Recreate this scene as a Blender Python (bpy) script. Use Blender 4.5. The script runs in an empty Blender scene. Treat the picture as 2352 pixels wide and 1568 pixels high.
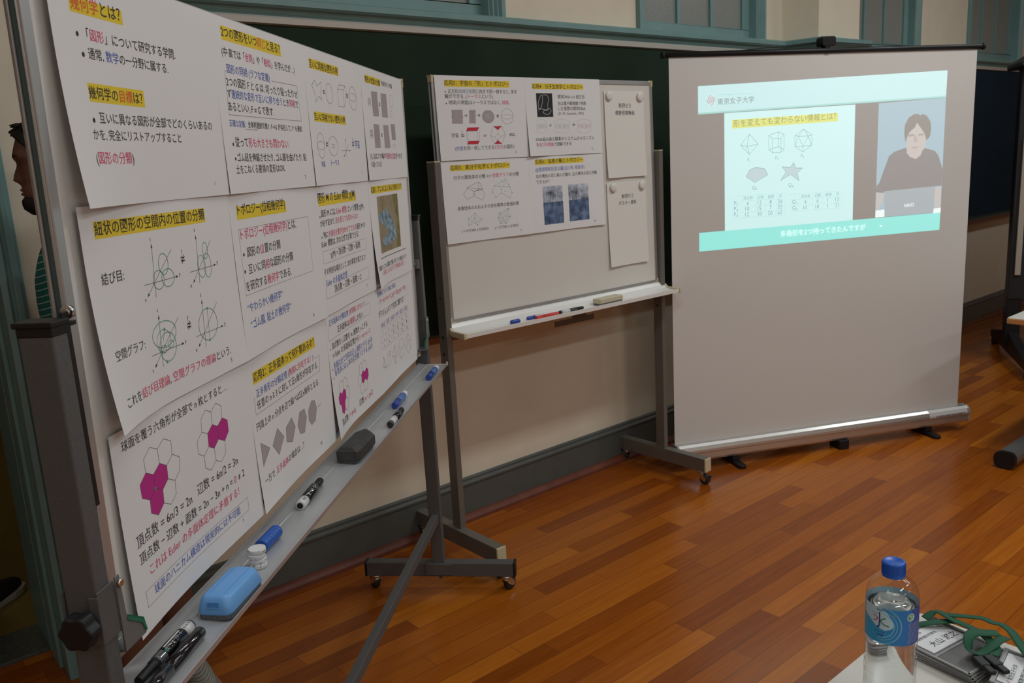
import bpy, bmesh, math, random
from mathutils import Vector, Matrix
random.seed(7)
PI = math.pi
SC = bpy.context.scene
COL = SC.collection

# ------------------------------------------------------------------ camera, world, lights, exposure
cam_d = bpy.data.cameras.new('camera')
cam = bpy.data.objects.new('camera', cam_d)
COL.objects.link(cam)
F = Vector((0.628, 0.750, -0.2069)).normalized()
R = Vector((0.758, -0.650, -0.055)); R = (R - F * R.dot(F)).normalized()
U = R.cross(F)
M4 = Matrix.Identity(4)
for i in range(3):
    M4[i][0], M4[i][1], M4[i][2] = R[i], U[i], -F[i]
M4.translation = Vector((0, 0, 1.5341))
cam.matrix_world = M4
cam_d.sensor_width = 36.0
cam_d.lens = 29.727
cam_d.clip_start = 0.02
cam_d.dof.use_dof = True
cam_d.dof.focus_distance = 1.75
cam_d.dof.aperture_fstop = 14.0
SC.camera = cam
SC.view_settings.view_transform = 'Standard'
SC.view_settings.look = 'None'
SC.view_settings.exposure = 0.0
SC.view_settings.gamma = 1.0
SC.view_settings.use_curve_mapping = False
SC.render.film_transparent = False

world = bpy.data.worlds.new('world'); SC.world = world; world.use_nodes = True
world.node_tree.nodes['Background'].inputs[0].default_value = (1.0, 0.94, 0.86, 1)
world.node_tree.nodes['Background'].inputs[1].default_value = 0.05

def lamp(x, y, z, sx, sy, power, color=(.91, .985, 1.0)):
    l = bpy.data.lights.new('ceiling_lamp', 'AREA')
    l.shape = 'RECTANGLE'; l.size = sx; l.size_y = sy; l.energy = power; l.color = color
    o = bpy.data.objects.new('ceiling_lamp', l); o.location = (x, y, z); COL.objects.link(o)
    return o
LP = 20.0
for (x, y, k) in ((-1.6, 0.6, .30), (1.0, 0.9, .65), (3.6, 0.9, 1.45), (6.2, 0.9, 1.1), (-1.6, -1.6, .45), (1.0, -1.6, .85), (3.6, -1.6, .95), (6.2, -1.6, .4),
                  (-1.6, -4.0, .8), (1.0, -4.0, 1.0), (3.6, -4.0, .75)):
    lamp(x, y, 3.35, 1.25, 0.22, LP * k)
lamp(0.3, 5.2, 2.55, 0.9, 0.2, 4.0, (1.0, 0.86, 0.55))          # the corridor's lamp

# ------------------------------------------------------------------ materials
def lin(c):
    return tuple((v / 12.92 if v <= .04045 else ((v + .055) / 1.055) ** 2.4) for v in [x / 255 for x in c])
MATS = {}
def mat(name, col, rough=.5, metal=0.0, emit=None, estr=1.0, noise=0.0, nscale=40.0, bump=0.0, spec=.5, coat=0.0):
    if name in MATS: return MATS[name]
    m = bpy.data.materials.new(name); m.use_nodes = True
    nt = m.node_tree; b = nt.nodes['Principled BSDF']
    c = tuple(col) + (1.0,)
    b.inputs['Base Color'].default_value = c
    b.inputs['Roughness'].default_value = rough
    b.inputs['Metallic'].default_value = metal
    b.inputs['Specular IOR Level'].default_value = spec
    b.inputs['Coat Weight'].default_value = coat
    if emit:
        b.inputs['Emission Color'].default_value = tuple(emit) + (1.0,)
        b.inputs['Emission Strength'].default_value = estr
    if noise or bump:
        tc = nt.nodes.new('ShaderNodeTexCoord'); n = nt.nodes.new('ShaderNodeTexNoise')
        n.inputs['Scale'].default_value = nscale; n.inputs['Detail'].default_value = 4
        nt.links.new(tc.outputs['Object'], n.inputs['Vector'])
        if noise:
            mx = nt.nodes.new('ShaderNodeMix'); mx.data_type = 'RGBA'; mx.blend_type = 'MULTIPLY'
            mx.inputs[0].default_value = 1.0
            r = nt.nodes.new('ShaderNodeMapRange'); r.inputs[1].default_value = .3; r.inputs[2].default_value = .7
            r.inputs[3].default_value = 1 - noise; r.inputs[4].default_value = 1.0
            nt.links.new(n.outputs['Fac'], r.inputs[0])
            mx.inputs[6].default_value = c
            nt.links.new(r.outputs[0], mx.inputs[7]); nt.links.new(mx.outputs[2], b.inputs['Base Color'])
        if bump:
            bp = nt.nodes.new('ShaderNodeBump'); bp.inputs['Strength'].default_value = bump; bp.inputs['Distance'].default_value = .002
            nt.links.new(n.outputs['Fac'], bp.inputs['Height']); nt.links.new(bp.outputs[0], b.inputs['Normal'])
    MATS[name] = m
    return m

FLOOR_COLS = [(.17, .036, .0025), (.28, .065, .004), (.40, .108, .007), (.52, .165, .012)]
def floor_material():
    m = bpy.data.materials.new('floor_planks'); m.use_nodes = True; nt = m.node_tree; b = nt.nodes['Principled BSDF']
    N = nt.nodes.new; L = nt.links.new
    tc = N('ShaderNodeTexCoord')
    br = N('ShaderNodeTexBrick')
    br.offset = .37; br.offset_frequency = 2; br.squash = 1; br.squash_frequency = 1
    br.inputs['Color1'].default_value = (0, 0, 0, 1); br.inputs['Color2'].default_value = (1, 1, 1, 1)
    br.inputs['Mortar'].default_value = (.5, .5, .5, 1)
    br.inputs['Scale'].default_value = 1.0; br.inputs['Mortar Size'].default_value = 0.0008; br.inputs['Mortar Smooth'].default_value = .1
    br.inputs['Brick Width'].default_value = .78; br.inputs['Row Height'].default_value = .075
    # shift the rows' joints irregularly: distort x by a row-wise white noise
    sep = N('ShaderNodeSeparateXYZ'); L(tc.outputs['Object'], sep.inputs[0])
    dv = N('ShaderNodeMath'); dv.operation = 'DIVIDE'; dv.inputs[1].default_value = .075; L(sep.outputs['Y'], dv.inputs[0])
    fl = N('ShaderNodeMath'); fl.operation = 'FLOOR'; L(dv.outputs[0], fl.inputs[0])
    wn = N('ShaderNodeTexWhiteNoise'); wn.noise_dimensions = '1D'; L(fl.outputs[0], wn.inputs['W'])
    ad = N('ShaderNodeMath'); ad.operation = 'ADD'; L(sep.outputs['X'], ad.inputs[0]); L(wn.outputs['Value'], ad.inputs[1])
    cb = N('ShaderNodeCombineXYZ'); L(ad.outputs[0], cb.inputs['X']); L(sep.outputs['Y'], cb.inputs['Y'])
    L(cb.outputs[0], br.inputs['Vector'])
    mp = N('ShaderNodeMapping'); mp.inputs['Scale'].default_value = (2.2, 38, 1); L(cb.outputs[0], mp.inputs['Vector'])
    n1 = N('ShaderNodeTexNoise'); n1.inputs['Scale'].default_value = 1.6; n1.inputs['Detail'].default_value = 6; L(mp.outputs[0], n1.inputs['Vector'])
    rp = N('ShaderNodeValToRGB'); e = rp.color_ramp.elements
    e[0].position = 0.0; e[0].color = FLOOR_COLS[0] + (1,)
    e[1].position = 1.0; e[1].color = FLOOR_COLS[3] + (1,)
    for p, c in ((.35, FLOOR_COLS[1]), (.7, FLOOR_COLS[2])):
        q = e.new(p); q.color = c + (1,)
    a2 = N('ShaderNodeMath'); a2.operation = 'MULTIPLY_ADD'; a2.inputs[1].default_value = .55; a2.inputs[2].default_value = -.05
    L(n1.outputs['Fac'], a2.inputs[0])
    sc2 = N('ShaderNodeMath'); sc2.operation = 'MULTIPLY_ADD'; sc2.inputs[1].default_value = .62
    L(br.outputs['Color'], sc2.inputs[0]); L(a2.outputs[0], sc2.inputs[2])
    L(sc2.outputs[0], rp.inputs['Fac'])
    mx = N('ShaderNodeMix'); mx.data_type = 'RGBA'; L(br.outputs['Fac'], mx.inputs[0]); L(rp.outputs[0], mx.inputs[6]); mx.inputs[7].default_value = (.11, .032, .008, 1)
    L(mx.outputs[2], b.inputs['Base Color'])
    b.inputs['Roughness'].default_value = .30
    rr = N('ShaderNodeMapRange'); rr.inputs[3].default_value = .17; rr.inputs[4].default_value = .32; L(n1.outputs['Fac'], rr.inputs[0]); L(rr.outputs[0], b.inputs['Roughness'])
    b.inputs['Specular IOR Level'].default_value = .36
    return m

beige = mat('wall_plaster', (.79, .70, .555), .75, noise=.06, nscale=6, bump=.15)
teal = mat('teal_paint', (.20, .345, .34), .35, noise=.12, nscale=9)
white_al = mat('pale_aluminium', (.62, .585, .53), .45, .25)
chalk = mat('chalkboard_green', (.022, .040, .025), .8, spec=.12, noise=.25, nscale=3)
navy = mat('chalkboard_navy', (.014, .028, .046), .8, spec=.12)
basegray = mat('baseboard_paint', (.10, .108, .098), .35, noise=.15, nscale=12)
redwood = mat('red_brown_wood', (.17, .042, .018), .55, noise=.3, nscale=20)
brownwood = mat('brown_rail_wood', (.30, .13, .06), .4)
darktray = mat('dark_tray', (.06, .065, .06), .4, .3)
glassy = mat('frosted_glass', (.30, .315, .29), .28, noise=.18, nscale=220, bump=.3)
stone = mat('threshold_stone', (.10, .105, .09), .5, noise=.4, nscale=60)
olive = mat('corridor_linoleum', (.22, .15, .035), .35, noise=.15, nscale=5)
paper = mat('paper', (.80, .795, .80), .85)
white_enamel = mat('white_enamel', (.72, .71, .68), .22, noise=.03, nscale=4)
white_enamel2 = mat('warm_white_enamel', (.74, .71, .655), .22, noise=.03, nscale=4)
alu = mat('aluminium', (.56, .565, .57), .38, .75)
alu_dk = mat('aluminium_groove', (.10, .15, .15), .4, .4)
trayal = mat('tray_aluminium', (.56, .57, .58), .42, .45, noise=.12, nscale=7)
traywh = mat('white_tray', (.80, .78, .74), .3)
greypaint = mat('grey_hammer_paint', (.110, .112, .110), .5, .05, noise=.22, nscale=420, bump=.2)
greypaint2 = mat('warm_grey_paint', (.165, .150, .130), .45, .08, noise=.12, nscale=120)
steel = mat('steel_plate', (.17, .18, .175), .4, .2)
chrome = mat('chrome', (.7, .7, .68), .18, 1.0)
blackpl = mat('black_plastic', (.011, .011, .012), .45, spec=.35)
blackgl = mat('black_gloss', (.008, .008, .01), .16, coat=.5)
rubber = mat('black_rubber', (.02, .02, .02), .6)
greenrub = mat('green_rubber', (.02, .16, .085), .6)
beigecap = mat('beige_plastic', (.62, .53, .34), .45)
wheelgrey = mat('wheel_hub', (.05, .05, .05), .45)
fabric_w = mat('screen_fabric', (.70, .675, .64), .8, bump=.04, nscale=900)

# ------------------------------------------------------------------ mesh helpers
class MB:
    def __init__(self): self.v = []; self.f = []; self.m = []; self.s = []
    def add(self, vs, fs, mi=0, smooth=False):
        o = len(self.v); self.v += [tuple(p) for p in vs]
        for f in fs: self.f.append([o + i for i in f]); self.m.append(mi); self.s.append(smooth)
        return self
    def box(self, x0, x1, y0, y1, z0, z1, mi=0, T=None):
        vs = [Vector((x, y, z)) for x in (x0, x1) for y in (y0, y1) for z in (z0, z1)]
        if T is not None: vs = [T @ v for v in vs]
        return self.add(vs, [(0, 1, 3, 2), (4, 6, 7, 5), (0, 4, 5, 1), (2, 3, 7, 6), (0, 2, 6, 4), (1, 5, 7, 3)], mi)
    def prism(self, pts, axis, a, b, mi=0, smooth=False, T=None):
        # closed 2-D outline swept along an axis; pts are the other two coordinates in cyclic order
        def P(p, t):
            if axis == 'x': q = Vector((t, p[0], p[1]))
            elif axis == 'y': q = Vector((p[0], t, p[1]))
            else: q = Vector((p[0], p[1], t))
            return T @ q if T is not None else q
        n = len(pts)
        self.add([P(p, a) for p in pts] + [P(p, b) for p in pts], [(i, (i + 1) % n, n + (i + 1) % n, n + i) for i in range(n)], mi, smooth)
        self.add([P(p, a) for p in pts], [list(range(n))[::-1]], mi); self.add([P(p, b) for p in pts], [list(range(n))], mi)
        return self
    def lathe(self, prof, p0, axis, mi=0, n=28, cap=True, smooth=True):
        # prof: (r, t) along axis from p0
        ax = Vector(axis).normalized(); e1 = ax.orthogonal().normalized(); e2 = ax.cross(e1); p0 = Vector(p0)
        vs = []
        for r, t in prof:
            for k in range(n):
                a = 2 * PI * k / n; vs.append(p0 + ax * t + (e1 * math.cos(a) + e2 * math.sin(a)) * r)
        fs = []
        for i in range(len(prof) - 1):
            for k in range(n): fs.append((i * n + k, i * n + (k + 1) % n, (i + 1) * n + (k + 1) % n, (i + 1) * n + k))
        self.add(vs, fs, mi, smooth)
        if cap:
            self.add(vs[:n], [list(range(n))[::-1]], mi); self.add(vs[-n:], [list(range(n))], mi)
        return self
    def cyl(self, a, b, r, mi=0, n=20, r2=None):
        a = Vector(a); b = Vector(b); d = b - a
        return self.lathe([(r, 0), (r if r2 is None else r2, d.length)], a, d, mi, n)
    def tube(self, pts, r, mi=0, n=10, closed=False):
        pts = [Vector(p) for p in pts]; rs = r if isinstance(r, (list, tuple)) else [r] * len(pts)
        vs = []; N = len(pts); ref = None
        for i, p in enumerate(pts):
            t = (pts[min(i + 1, N - 1)] - pts[max(i - 1, 0)]).normalized()
            if ref is None: ref = t.orthogonal().normalized()
            ref = (ref - t * ref.dot(t)).normalized(); e2 = t.cross(ref)
            for k in range(n):
                a = 2 * PI * k / n; vs.append(p + (ref * math.cos(a) + e2 * math.sin(a)) * rs[i])
        fs = [(i * n + k, i * n + (k + 1) % n, (i + 1) * n + (k + 1) % n, (i + 1) * n + k) for i in range(N - 1) for k in range(n)]
        self.add(vs, fs, mi, True); self.add(vs[:n], [list(range(n))[::-1]], mi); self.add(vs[-n:], [list(range(n))], mi)
        return self
    def ell(self, c, r, mi=0, nu=20, nv=12):
        c = Vector(c); vs = []; fs = []
        for j in range(nv + 1):
            ph = PI * j / nv
            for k in range(nu):
                a = 2 * PI * k / nu; vs.append(c + Vector((r[0] * math.sin(ph) * math.cos(a), r[1] * math.sin(ph) * math.sin(a), r[2] * math.cos(ph))))
        for j in range(nv):
            for k in range(nu): fs.append((j * nu + k, (j + 1) * nu + k, (j + 1) * nu + (k + 1) % nu, j * nu + (k + 1) % nu))
        return self.add(vs, fs, mi, True)
    def mesh(self, name, mats):
        me = bpy.data.meshes.new(name); me.from_pydata(self.v, [], self.f)
        for m in mats: me.materials.append(m)
        me.polygons.foreach_set('material_index', self.m); me.polygons.foreach_set('use_smooth', self.s)
        me.update(); return me
    def build(self, name, mats, parent=None, bevel=0, seg=2, loc=None, rot=None, fix=True):
        if not isinstance(mats, (list, tuple)): mats = [mats]
        me = self.mesh(name, mats)
        if fix:
            bm = bmesh.new(); bm.from_mesh(me); bmesh.ops.remove_doubles(bm, verts=bm.verts, dist=1e-6)
            bmesh.ops.recalc_face_normals(bm, faces=bm.faces); bm.to_mesh(me); bm.free()
        o = bpy.data.objects.new(name, me); COL.objects.link(o)
        if parent is not None: o.parent = parent
        if loc is not None: o.location = loc
        if rot is not None: o.rotation_euler = rot
        if bevel:
            b = o.modifiers.new('bevel', 'BEVEL'); b.width = bevel; b.segments = seg; b.limit_method = 'ANGLE'; b.angle_limit = math.radians(40)
            b.harden_normals = False
        return o
def thing(name, label, cat, loc=(0, 0, 0), rotz=0, group=None):
    o = bpy.data.objects.new(name, None); COL.objects.link(o); o.location = loc; o.rotation_euler = (0, 0, rotz)
    o.empty_display_size = .1
    return tag(o, label, cat, group)
def tag(o, label, cat, group=None):
    o['label'] = label; o['category'] = cat
    if group: o['group'] = group
    return o
def struct(o):
    o['kind'] = 'structure'; return o
def dup(root, loc, rot, label, group=None):
    c = root.copy(); COL.objects.link(c); c.location = loc; c.rotation_euler = rot; c['label'] = label
    if group: c['group'] = group
    for ch in list(root.children):
        k = ch.copy(); COL.objects.link(k); k.parent = c
        for g in list(ch.children):
            q = g.copy(); COL.objects.link(q); q.parent = k
    return c
def arc(cx, cy, r, a0, a1, n):
    return [(cx + r * math.cos(math.radians(a0 + (a1 - a0) * i / n)), cy + r * math.sin(math.radians(a0 + (a1 - a0) * i / n))) for i in range(n + 1)]
def rrect(x0, x1, y0, y1, r, n=5):
    return arc(x1 - r, y0 + r, r, -90, 0, n) + arc(x1 - r, y1 - r, r, 0, 90, n) + arc(x0 + r, y1 - r, r, 90, 180, n) + arc(x0 + r, y0 + r, r, 180, 270, n)

# ------------------------------------------------------------------ text as flat outlines
TXC = bpy.data.curves.new('lettering', 'FONT'); TXC.resolution_u = 2
TXO = bpy.data.objects.new('lettering', TXC); COL.objects.link(TXO)
for _ in range(12): TXC.materials.append(None)
def glyphs(markup, base_mi, colour_index, bold=0.0):
    # '[pXYZ]' switches XYZ to colour p; returns verts 2-D, faces, material indices
    body = []; mis = []; cur = base_mi; i = 0
    while i < len(markup):
        ch = markup[i]
        if ch == '[' : cur = colour_index[markup[i + 1]]; i += 2; continue
        if ch == ']' : cur = base_mi; i += 1; continue
        body.append(ch); mis.append(cur); i += 1
    TXC.body = ''.join(body); TXC.offset = bold
    for k, m in enumerate(mis): TXC.body_format[k].material_index = m
    me = TXO.to_mesh()
    vs = [tuple(v.co[:2]) for v in me.vertices]; fs = [tuple(p.vertices) for p in me.polygons]; mi = [p.material_index for p in me.polygons]
    TXO.to_mesh_clear()
    return vs, fs, mi

# ------------------------------------------------------------------ what is printed on each sheet, in millimetres
DATA = {
'P1': [
  ('r',45.4,244.2,166.3,263.0,'y'), ('t','[o幾何学]とは？',48.0,247.4,161.6,'k',1), ('d',53.7,218.2,3.2,'k'), ('t','「[p図形]」について研究する学問.',74.5,212.6,302.5,'k',0), ('d',60.1,193.6,3.2,'k'), ('t','通常, [b数学]の一分野に属する.',71.8,188.7,275.8,'k',0), 
  ('r',58.3,135.0,196.9,158.7,'y'), ('t','幾何学の[o目標]は？',58.3,138.6,191.8,'k',1), ('d',59.4,111.4,3.2,'k'), ('t','互いに異なる図形が全部でどのくらいあるの',73.2,107.9,396.4,'k',0), ('t','かを, 完全にリストアップすること',51.5,85.7,290.6,'k',0), 
  ('t','([p図形の分類])',47.6,52.4,146.5,'k',0), ('t','1',383.3,18.0,387.3,'n',0), 
],
'P2': [
  ('r',39.1,264.9,308.2,288.6,'y'), ('t','2つの図形をいつ[o同じ]と見る？',40.3,269.5,304.5,'k',1), ('t','(中·高では「[p合同]」や「[p相似]」を学んだが…)',34.2,234.6,375.4,'k',0), ('t','図形の同相 (ラフな定義)',46.2,206.5,237.8,'b',0), 
  ('t','2つの図形 F と G は, 切ったり貼ったりせ',38.8,185.8,377.2,'k',0), ('t','ず[b連続的な変形で互いに移り合う]とき[p同相]で',37.5,166.5,375.9,'k',0), ('t','あるといい, F ≈ G で表す.',35.5,143.3,241.5,'k',0), 
  ('l',[(246.3,212.3),(380.4,213.1),(387.3,140.1),(34.3,137.5),(38.0,211.0),(43.3,213.0)],'n',0.6,0), ('t','[b正確な定義：]全単射連続写像 f : F→G が存在して, f⁻¹ も連続.',31.4,116.8,386.7,'k',0), ('l',[(97.6,114.3),(154.7,114.6)],'n',0.6,0), 
  ('d',36.9,86.5,3,'k'), ('t','従って[p形も大きさも問わない.]',46.1,81.8,304.8,'k',0), ('d',39.6,61.0,3,'k'), ('t','ゴム紐を伸縮させたり, ゴム膜を曲げたり, 粘',47.8,55.1,393.2,'k',0), ('t','土をこねくる要領の変形はOK.',36.0,34.4,272.1,'k',0), 
  ('t','2',374.5,17.9,380.6,'n',0), 
],
'P3': [
  ('r',36.7,259.0,239.1,280.6,'y'), ('t','互いに同相な図形の例',34.5,259.9,232.8,'k',1), ('l',[(40.2,222.6),(62.0,235.2),(70.8,222.3),(107.4,234.9),(97.3,209.0),(101.0,193.8),(81.8,201.0),(57.6,187.0),(54.8,207.4)],'n',0.8,1), 
  ('e',158.0,211.8,24.0,23.4,'n',0.8), ('l',[(221.9,227.4),(236.3,238.6),(281.3,238.5),(265.5,227.7)],'n',0.8,1), ('l',[(221.9,227.4),(220.7,186.4),(261.5,186.2),(265.5,227.7)],'n',0.8,0), 
  ('l',[(261.5,186.2),(276.1,200.2),(281.3,238.5)],'n',0.8,0), ('e',341.2,212.5,32.8,29.3,'n',0.8), ('e',338.7,214.9,31.6,9.5,'n',0.6), ('t','≈',114.1,208.2,126.2,'k',0), ('t','≈',285.8,209.9,300.0,'k',0), 
  ('r',35.6,143.2,262.7,165.3,'y'), ('t','互いに同相でない図形の例',36.1,145.3,258.8,'k',1), ('e',65.5,89.8,27.4,28.8,'n',0.8), ('e',65.5,89.8,26.5,9.6,'n',0.6), ('e',156.0,89.4,33.7,23.0,'n',0.8), ('e',156.1,90.0,11.1,4.4,'n',0.8), 
  ('t','≉',103.1,86.3,116.5,'k',0), ('l',[(246.9,62.7),(250.7,107.4)],'k',0.6,0), ('g',[(250.9,110.4),(248.2,103.6),(252.5,103.2)],'k'), ('l',[(216.7,79.5),(280.1,80.5)],'k',0.6,0), 
  ('g',[(283.1,80.6),(276.1,82.7),(276.2,78.3)],'k'), ('l',[(276.3,97.0),(229.8,65.8)],'k',0.6,0), ('g',[(227.3,64.1),(234.3,66.2),(231.9,69.9)],'k'), ('t','?',306.3,100.7,314.7,'k',0), ('t','≉',300.8,88.3,316.9,'k',0), 
  ('t','宇宙',323.6,85.9,366.2,'b',0), ('t','球面',55.6,41.6,82.8,'b',0), ('t','トーラス',129.2,43.5,188.1,'b',0), ('t','3',367.6,20.0,373.2,'n',0), 
],
'P4': [
  ('r',41.4,263.2,195.7,283.9,'y'), ('t','図形の位置の分類',40.3,263.1,190.9,'k',1), ('t','平面内の2つの輪',202.7,266.6,323.8,'n',0), ('g',[(92.4,242.6),(153.1,244.9),(157.2,178.6),(96.8,176.6)],'q'), 
  ('l',[(92.4,242.6),(153.1,244.9),(157.2,178.6),(96.8,176.6)],'n',0.6,1), ('g',[(192.0,244.1),(252.0,245.8),(254.9,179.3),(192.8,178.4)],'q'), ('l',[(192.0,244.1),(252.0,245.8),(254.9,179.3),(192.8,178.4)],'n',0.6,1), 
  ('g',[(90.6,153.5),(150.5,153.9),(150.4,90.6),(90.7,89.0)],'q'), ('l',[(90.6,153.5),(150.5,153.9),(150.4,90.6),(90.7,89.0)],'n',0.6,1), ('g',[(197.4,155.5),(252.6,155.6),(259.2,91.0),(199.8,89.3)],'q'), 
  ('l',[(197.4,155.5),(252.6,155.6),(259.2,91.0),(199.8,89.3)],'n',0.6,1), ('g',[(282.4,160.3),(326.5,160.7),(326.1,115.7),(284.5,115.0)],'q'), ('l',[(282.4,160.3),(326.5,160.7),(326.1,115.7),(284.5,115.0)],'n',0.6,1), 
  ('l',[(288.1,211.2),(318.7,211.2),(318.7,246.1),(288.1,246.1)],'n',0.5,1), ('e',294.2,192.7,11.8,9.3,'n',0.6), ('e',123.6,210.7,24.6,24.3,'v',0.8), ('e',123.6,210.7,17.3,15.8,'v',0.8), ('e',123.6,210.7,11.1,8.5,'v',0.8), 
  ('e',222.2,211.8,23.7,22.4,'v',0.8), ('e',222.2,211.8,14.3,12.3,'v',0.8), ('e',119.8,121.6,22.1,23.0,'v',0.8), ('e',119.8,121.6,14.8,13.8,'v',0.8), ('e',228.0,132.0,15.5,8.7,'v',0.8), ('e',228.3,112.5,15.5,8.7,'v',0.8), 
  ('e',305.8,144.4,10.4,6.7,'n',0.6), ('e',304.1,127.6,10.4,6.7,'n',0.6), ('e',304.8,97.8,13.5,5.3,'n',0.6), ('t','(1)',54.6,201.7,79.3,'n',0), ('t','(2)',49.4,114.6,75.4,'n',0), ('t','≈',166.1,207.3,179.5,'k',0), 
  ('t','≈',166.6,121.1,180.0,'k',0), ('t','(1), (2)は, 2つの輪の[p平面的な位置]がそれぞ',29.4,55.2,385.6,'k',0), ('t','れ違っている！',32.9,35.5,145.0,'k',0), 
],
'P5': [
  ('r',31.9,259.8,340.8,282.9,'y'), ('t','紐状の図形の空間内の位置の分類',33.5,263.4,339.0,'k',1), ('t','結び目:',31.8,198.2,87.7,'k',0), ('t','空間グラフ:',31.8,94.1,115.7,'k',0), ('l',[(163.1,162.1),(167.9,238.5)],'k',0.7,0), 
  ('g',[(168.1,241.5),(165.5,234.7),(169.9,234.4)],'k'), ('l',[(136.3,183.8),(229.4,184.1)],'k',0.7,0), ('g',[(232.4,184.1),(225.4,186.3),(225.4,181.9)],'k'), ('l',[(221.1,227.1),(142.3,167.4)],'k',0.7,0), 
  ('g',[(139.9,165.5),(146.8,168.0),(144.2,171.5)],'k'), ('t','z',165.2,245.8,169.3,'n',0), ('t','y',234.9,181.9,239.6,'n',0), ('t','x',131.7,160.4,136.1,'n',0), ('l',[(295.9,163.4),(301.1,239.4)],'k',0.7,0), 
  ('g',[(301.3,242.4),(298.7,235.5),(303.1,235.2)],'k'), ('l',[(270.0,185.2),(355.5,186.6)],'k',0.7,0), ('g',[(358.5,186.7),(351.4,188.8),(351.5,184.4)],'k'), ('l',[(350.0,229.3),(277.2,168.5)],'k',0.7,0), 
  ('g',[(274.9,166.5),(281.7,169.3),(278.9,172.7)],'k'), ('t','z',297.6,247.5,302.6,'n',0), ('t','y',362.0,184.3,367.6,'n',0), ('t','x',264.4,160.7,269.8,'n',0), ('l',[(157.2,57.3),(162.2,132.9)],'k',0.7,0), 
  ('g',[(162.4,135.9),(159.8,129.1),(164.2,128.8)],'k'), ('l',[(129.7,79.9),(221.7,79.1)],'k',0.7,0), ('g',[(224.7,79.1),(217.7,81.3),(217.7,76.9)],'k'), ('l',[(216.2,121.7),(135.7,62.4)],'k',0.7,0), 
  ('g',[(133.3,60.7),(140.3,63.0),(137.6,66.6)],'k'), ('t','z',159.5,140.5,163.6,'n',0), ('t','y',227.2,76.3,231.9,'n',0), ('t','x',125.0,55.9,129.4,'n',0), ('l',[(289.9,58.0),(294.3,134.0)],'k',0.7,0), 
  ('g',[(294.5,137.0),(291.9,130.1),(296.3,129.9)],'k'), ('l',[(262.5,81.0),(354.9,80.6)],'k',0.7,0), ('g',[(357.9,80.6),(350.9,82.8),(350.9,78.4)],'k'), ('l',[(343.9,123.7),(268.7,64.4)],'k',0.7,0), 
  ('g',[(266.3,62.5),(273.2,65.2),(270.5,68.6)],'k'), ('t','z',290.8,142.3,295.9,'n',0), ('t','y',361.6,77.5,367.3,'n',0), ('t','x',255.9,57.2,261.2,'n',0), ('e',194.0,208.0,13.3,15.9,'g',1.1), ('e',176.0,186.3,15.3,14.1,'g',1.1), 
  ('e',202.4,186.1,17.6,13.6,'g',1.1), ('e',326.6,214.1,8.5,13.5,'g',1), ('e',308.6,189.9,13.0,18.2,'g',1), ('e',329.1,189.0,12.4,19.9,'g',1), ('e',171.9,104.4,33.7,19.8,'g',1.1), ('e',177.8,83.8,23.6,22.2,'g',1.1), 
  ('e',168.3,94.5,20.1,17.3,'g',0.8), ('e',165.3,82.3,7.6,6.1,'g',0.8), ('e',186.6,86.2,8.7,5.4,'g',0.8), ('l',[(173.3,111.6),(166.4,94.9)],'g',0.8,0), ('d',173.3,111.6,2.4,'g'), ('d',170.3,61.7,2.4,'g'), 
  ('e',306.5,93.5,31.5,26.5,'g',1.1), ('l',[(309.0,119.6),(305.7,66.4)],'g',0.9,0), ('d',309.0,119.6,2.2,'g'), ('d',305.7,66.4,2.2,'g'), ('t','?',250.0,215.3,256.1,'k',0), ('t','≉',245.7,201.6,258.8,'k',0), 
  ('t','?',242.5,109.9,249.1,'k',0), ('t','≉',239.3,96.5,252.6,'k',0), ('t','5',368.7,13.2,374.5,'n',0), ('t','これを[p結び目理論], [p空間グラフの理論]という.',35.9,26.4,372.9,'k',0), 
],
'P6': [
  ('r',27.7,254.2,261.7,278.0,'y'), ('t','トポロジー(位相幾何学)',31.3,258.4,256.1,'k',1), ('l',[(27.2,116.2),(379.2,116.2),(379.2,236.8),(27.2,236.8)],'n',0.5,1), ('t','[pトポロジー(位相幾何学)]とは,',33.4,214.2,305.1,'k',0), ('d',37.9,190.4,3.2,'k'), 
  ('t','図形の[p位]置の分類',52.9,183.5,213.6,'k',0), ('d',34.9,159.3,3.2,'k'), ('t','互いに同[p相]な図形の分類',50.3,152.4,273.5,'k',0), ('t','を研究する[p幾何学]である.',31.1,122.5,256.8,'k',0), ('t','“やわらかい幾何学”',26.2,83.4,200.3,'b',0), 
  ('t','“ゴム膜, 粘土の幾何学”',30.7,50.9,238.3,'b',0), ('t','6',352.8,16.9,358.9,'n',0), 
],
'P7': [
  ('r',19.8,253.8,305.8,276.4,'y'), ('t','図形 M の Euler 標数 χ(M)',18.5,257.4,301.5,'k',1), ('d',22.2,229.6,2.6,'k'), ('t','図形 M には, [pEuler 標数] という整数 χ(M)',32.0,225.4,364.4,'k',0), 
  ('t','が必ず定まり, [p形を変えても変わらない.]',20.4,206.2,315.8,'k',0), ('d',23.0,182.5,2.6,'k'), ('t','特に[p多角形を繋ぎ合わせてできる]図形 M の',34.9,178.8,364.2,'k',0), ('t','Euler 標数は, 次の公式で計算できる：',16.6,158.4,307.5,'k',0), 
  ('l',[(17.5,121.8),(361.8,121.8),(361.8,149.9),(17.5,149.9)],'n',0.5,1), ('t','χ(M) = 頂点数 − 辺数 + 面数',69.7,127.0,309.7,'k',0), ('t','その特別な場合として, 次の事実が成り立つ：',16.5,93.6,351.4,'k',0), ('t','Euler の多面体定理',23.8,66.7,183.5,'b',0), 
  ('l',[(190.5,68.4),(362.4,72.0),(363.0,40.0),(18.8,39.0),(20.3,66.2)],'n',0.6,0), ('t','頂点数 − 辺数 + 面数 = 2',75.6,45.3,297.7,'k',0), ('t','7',337.9,20.2,344.0,'n',0), 
],
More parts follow.
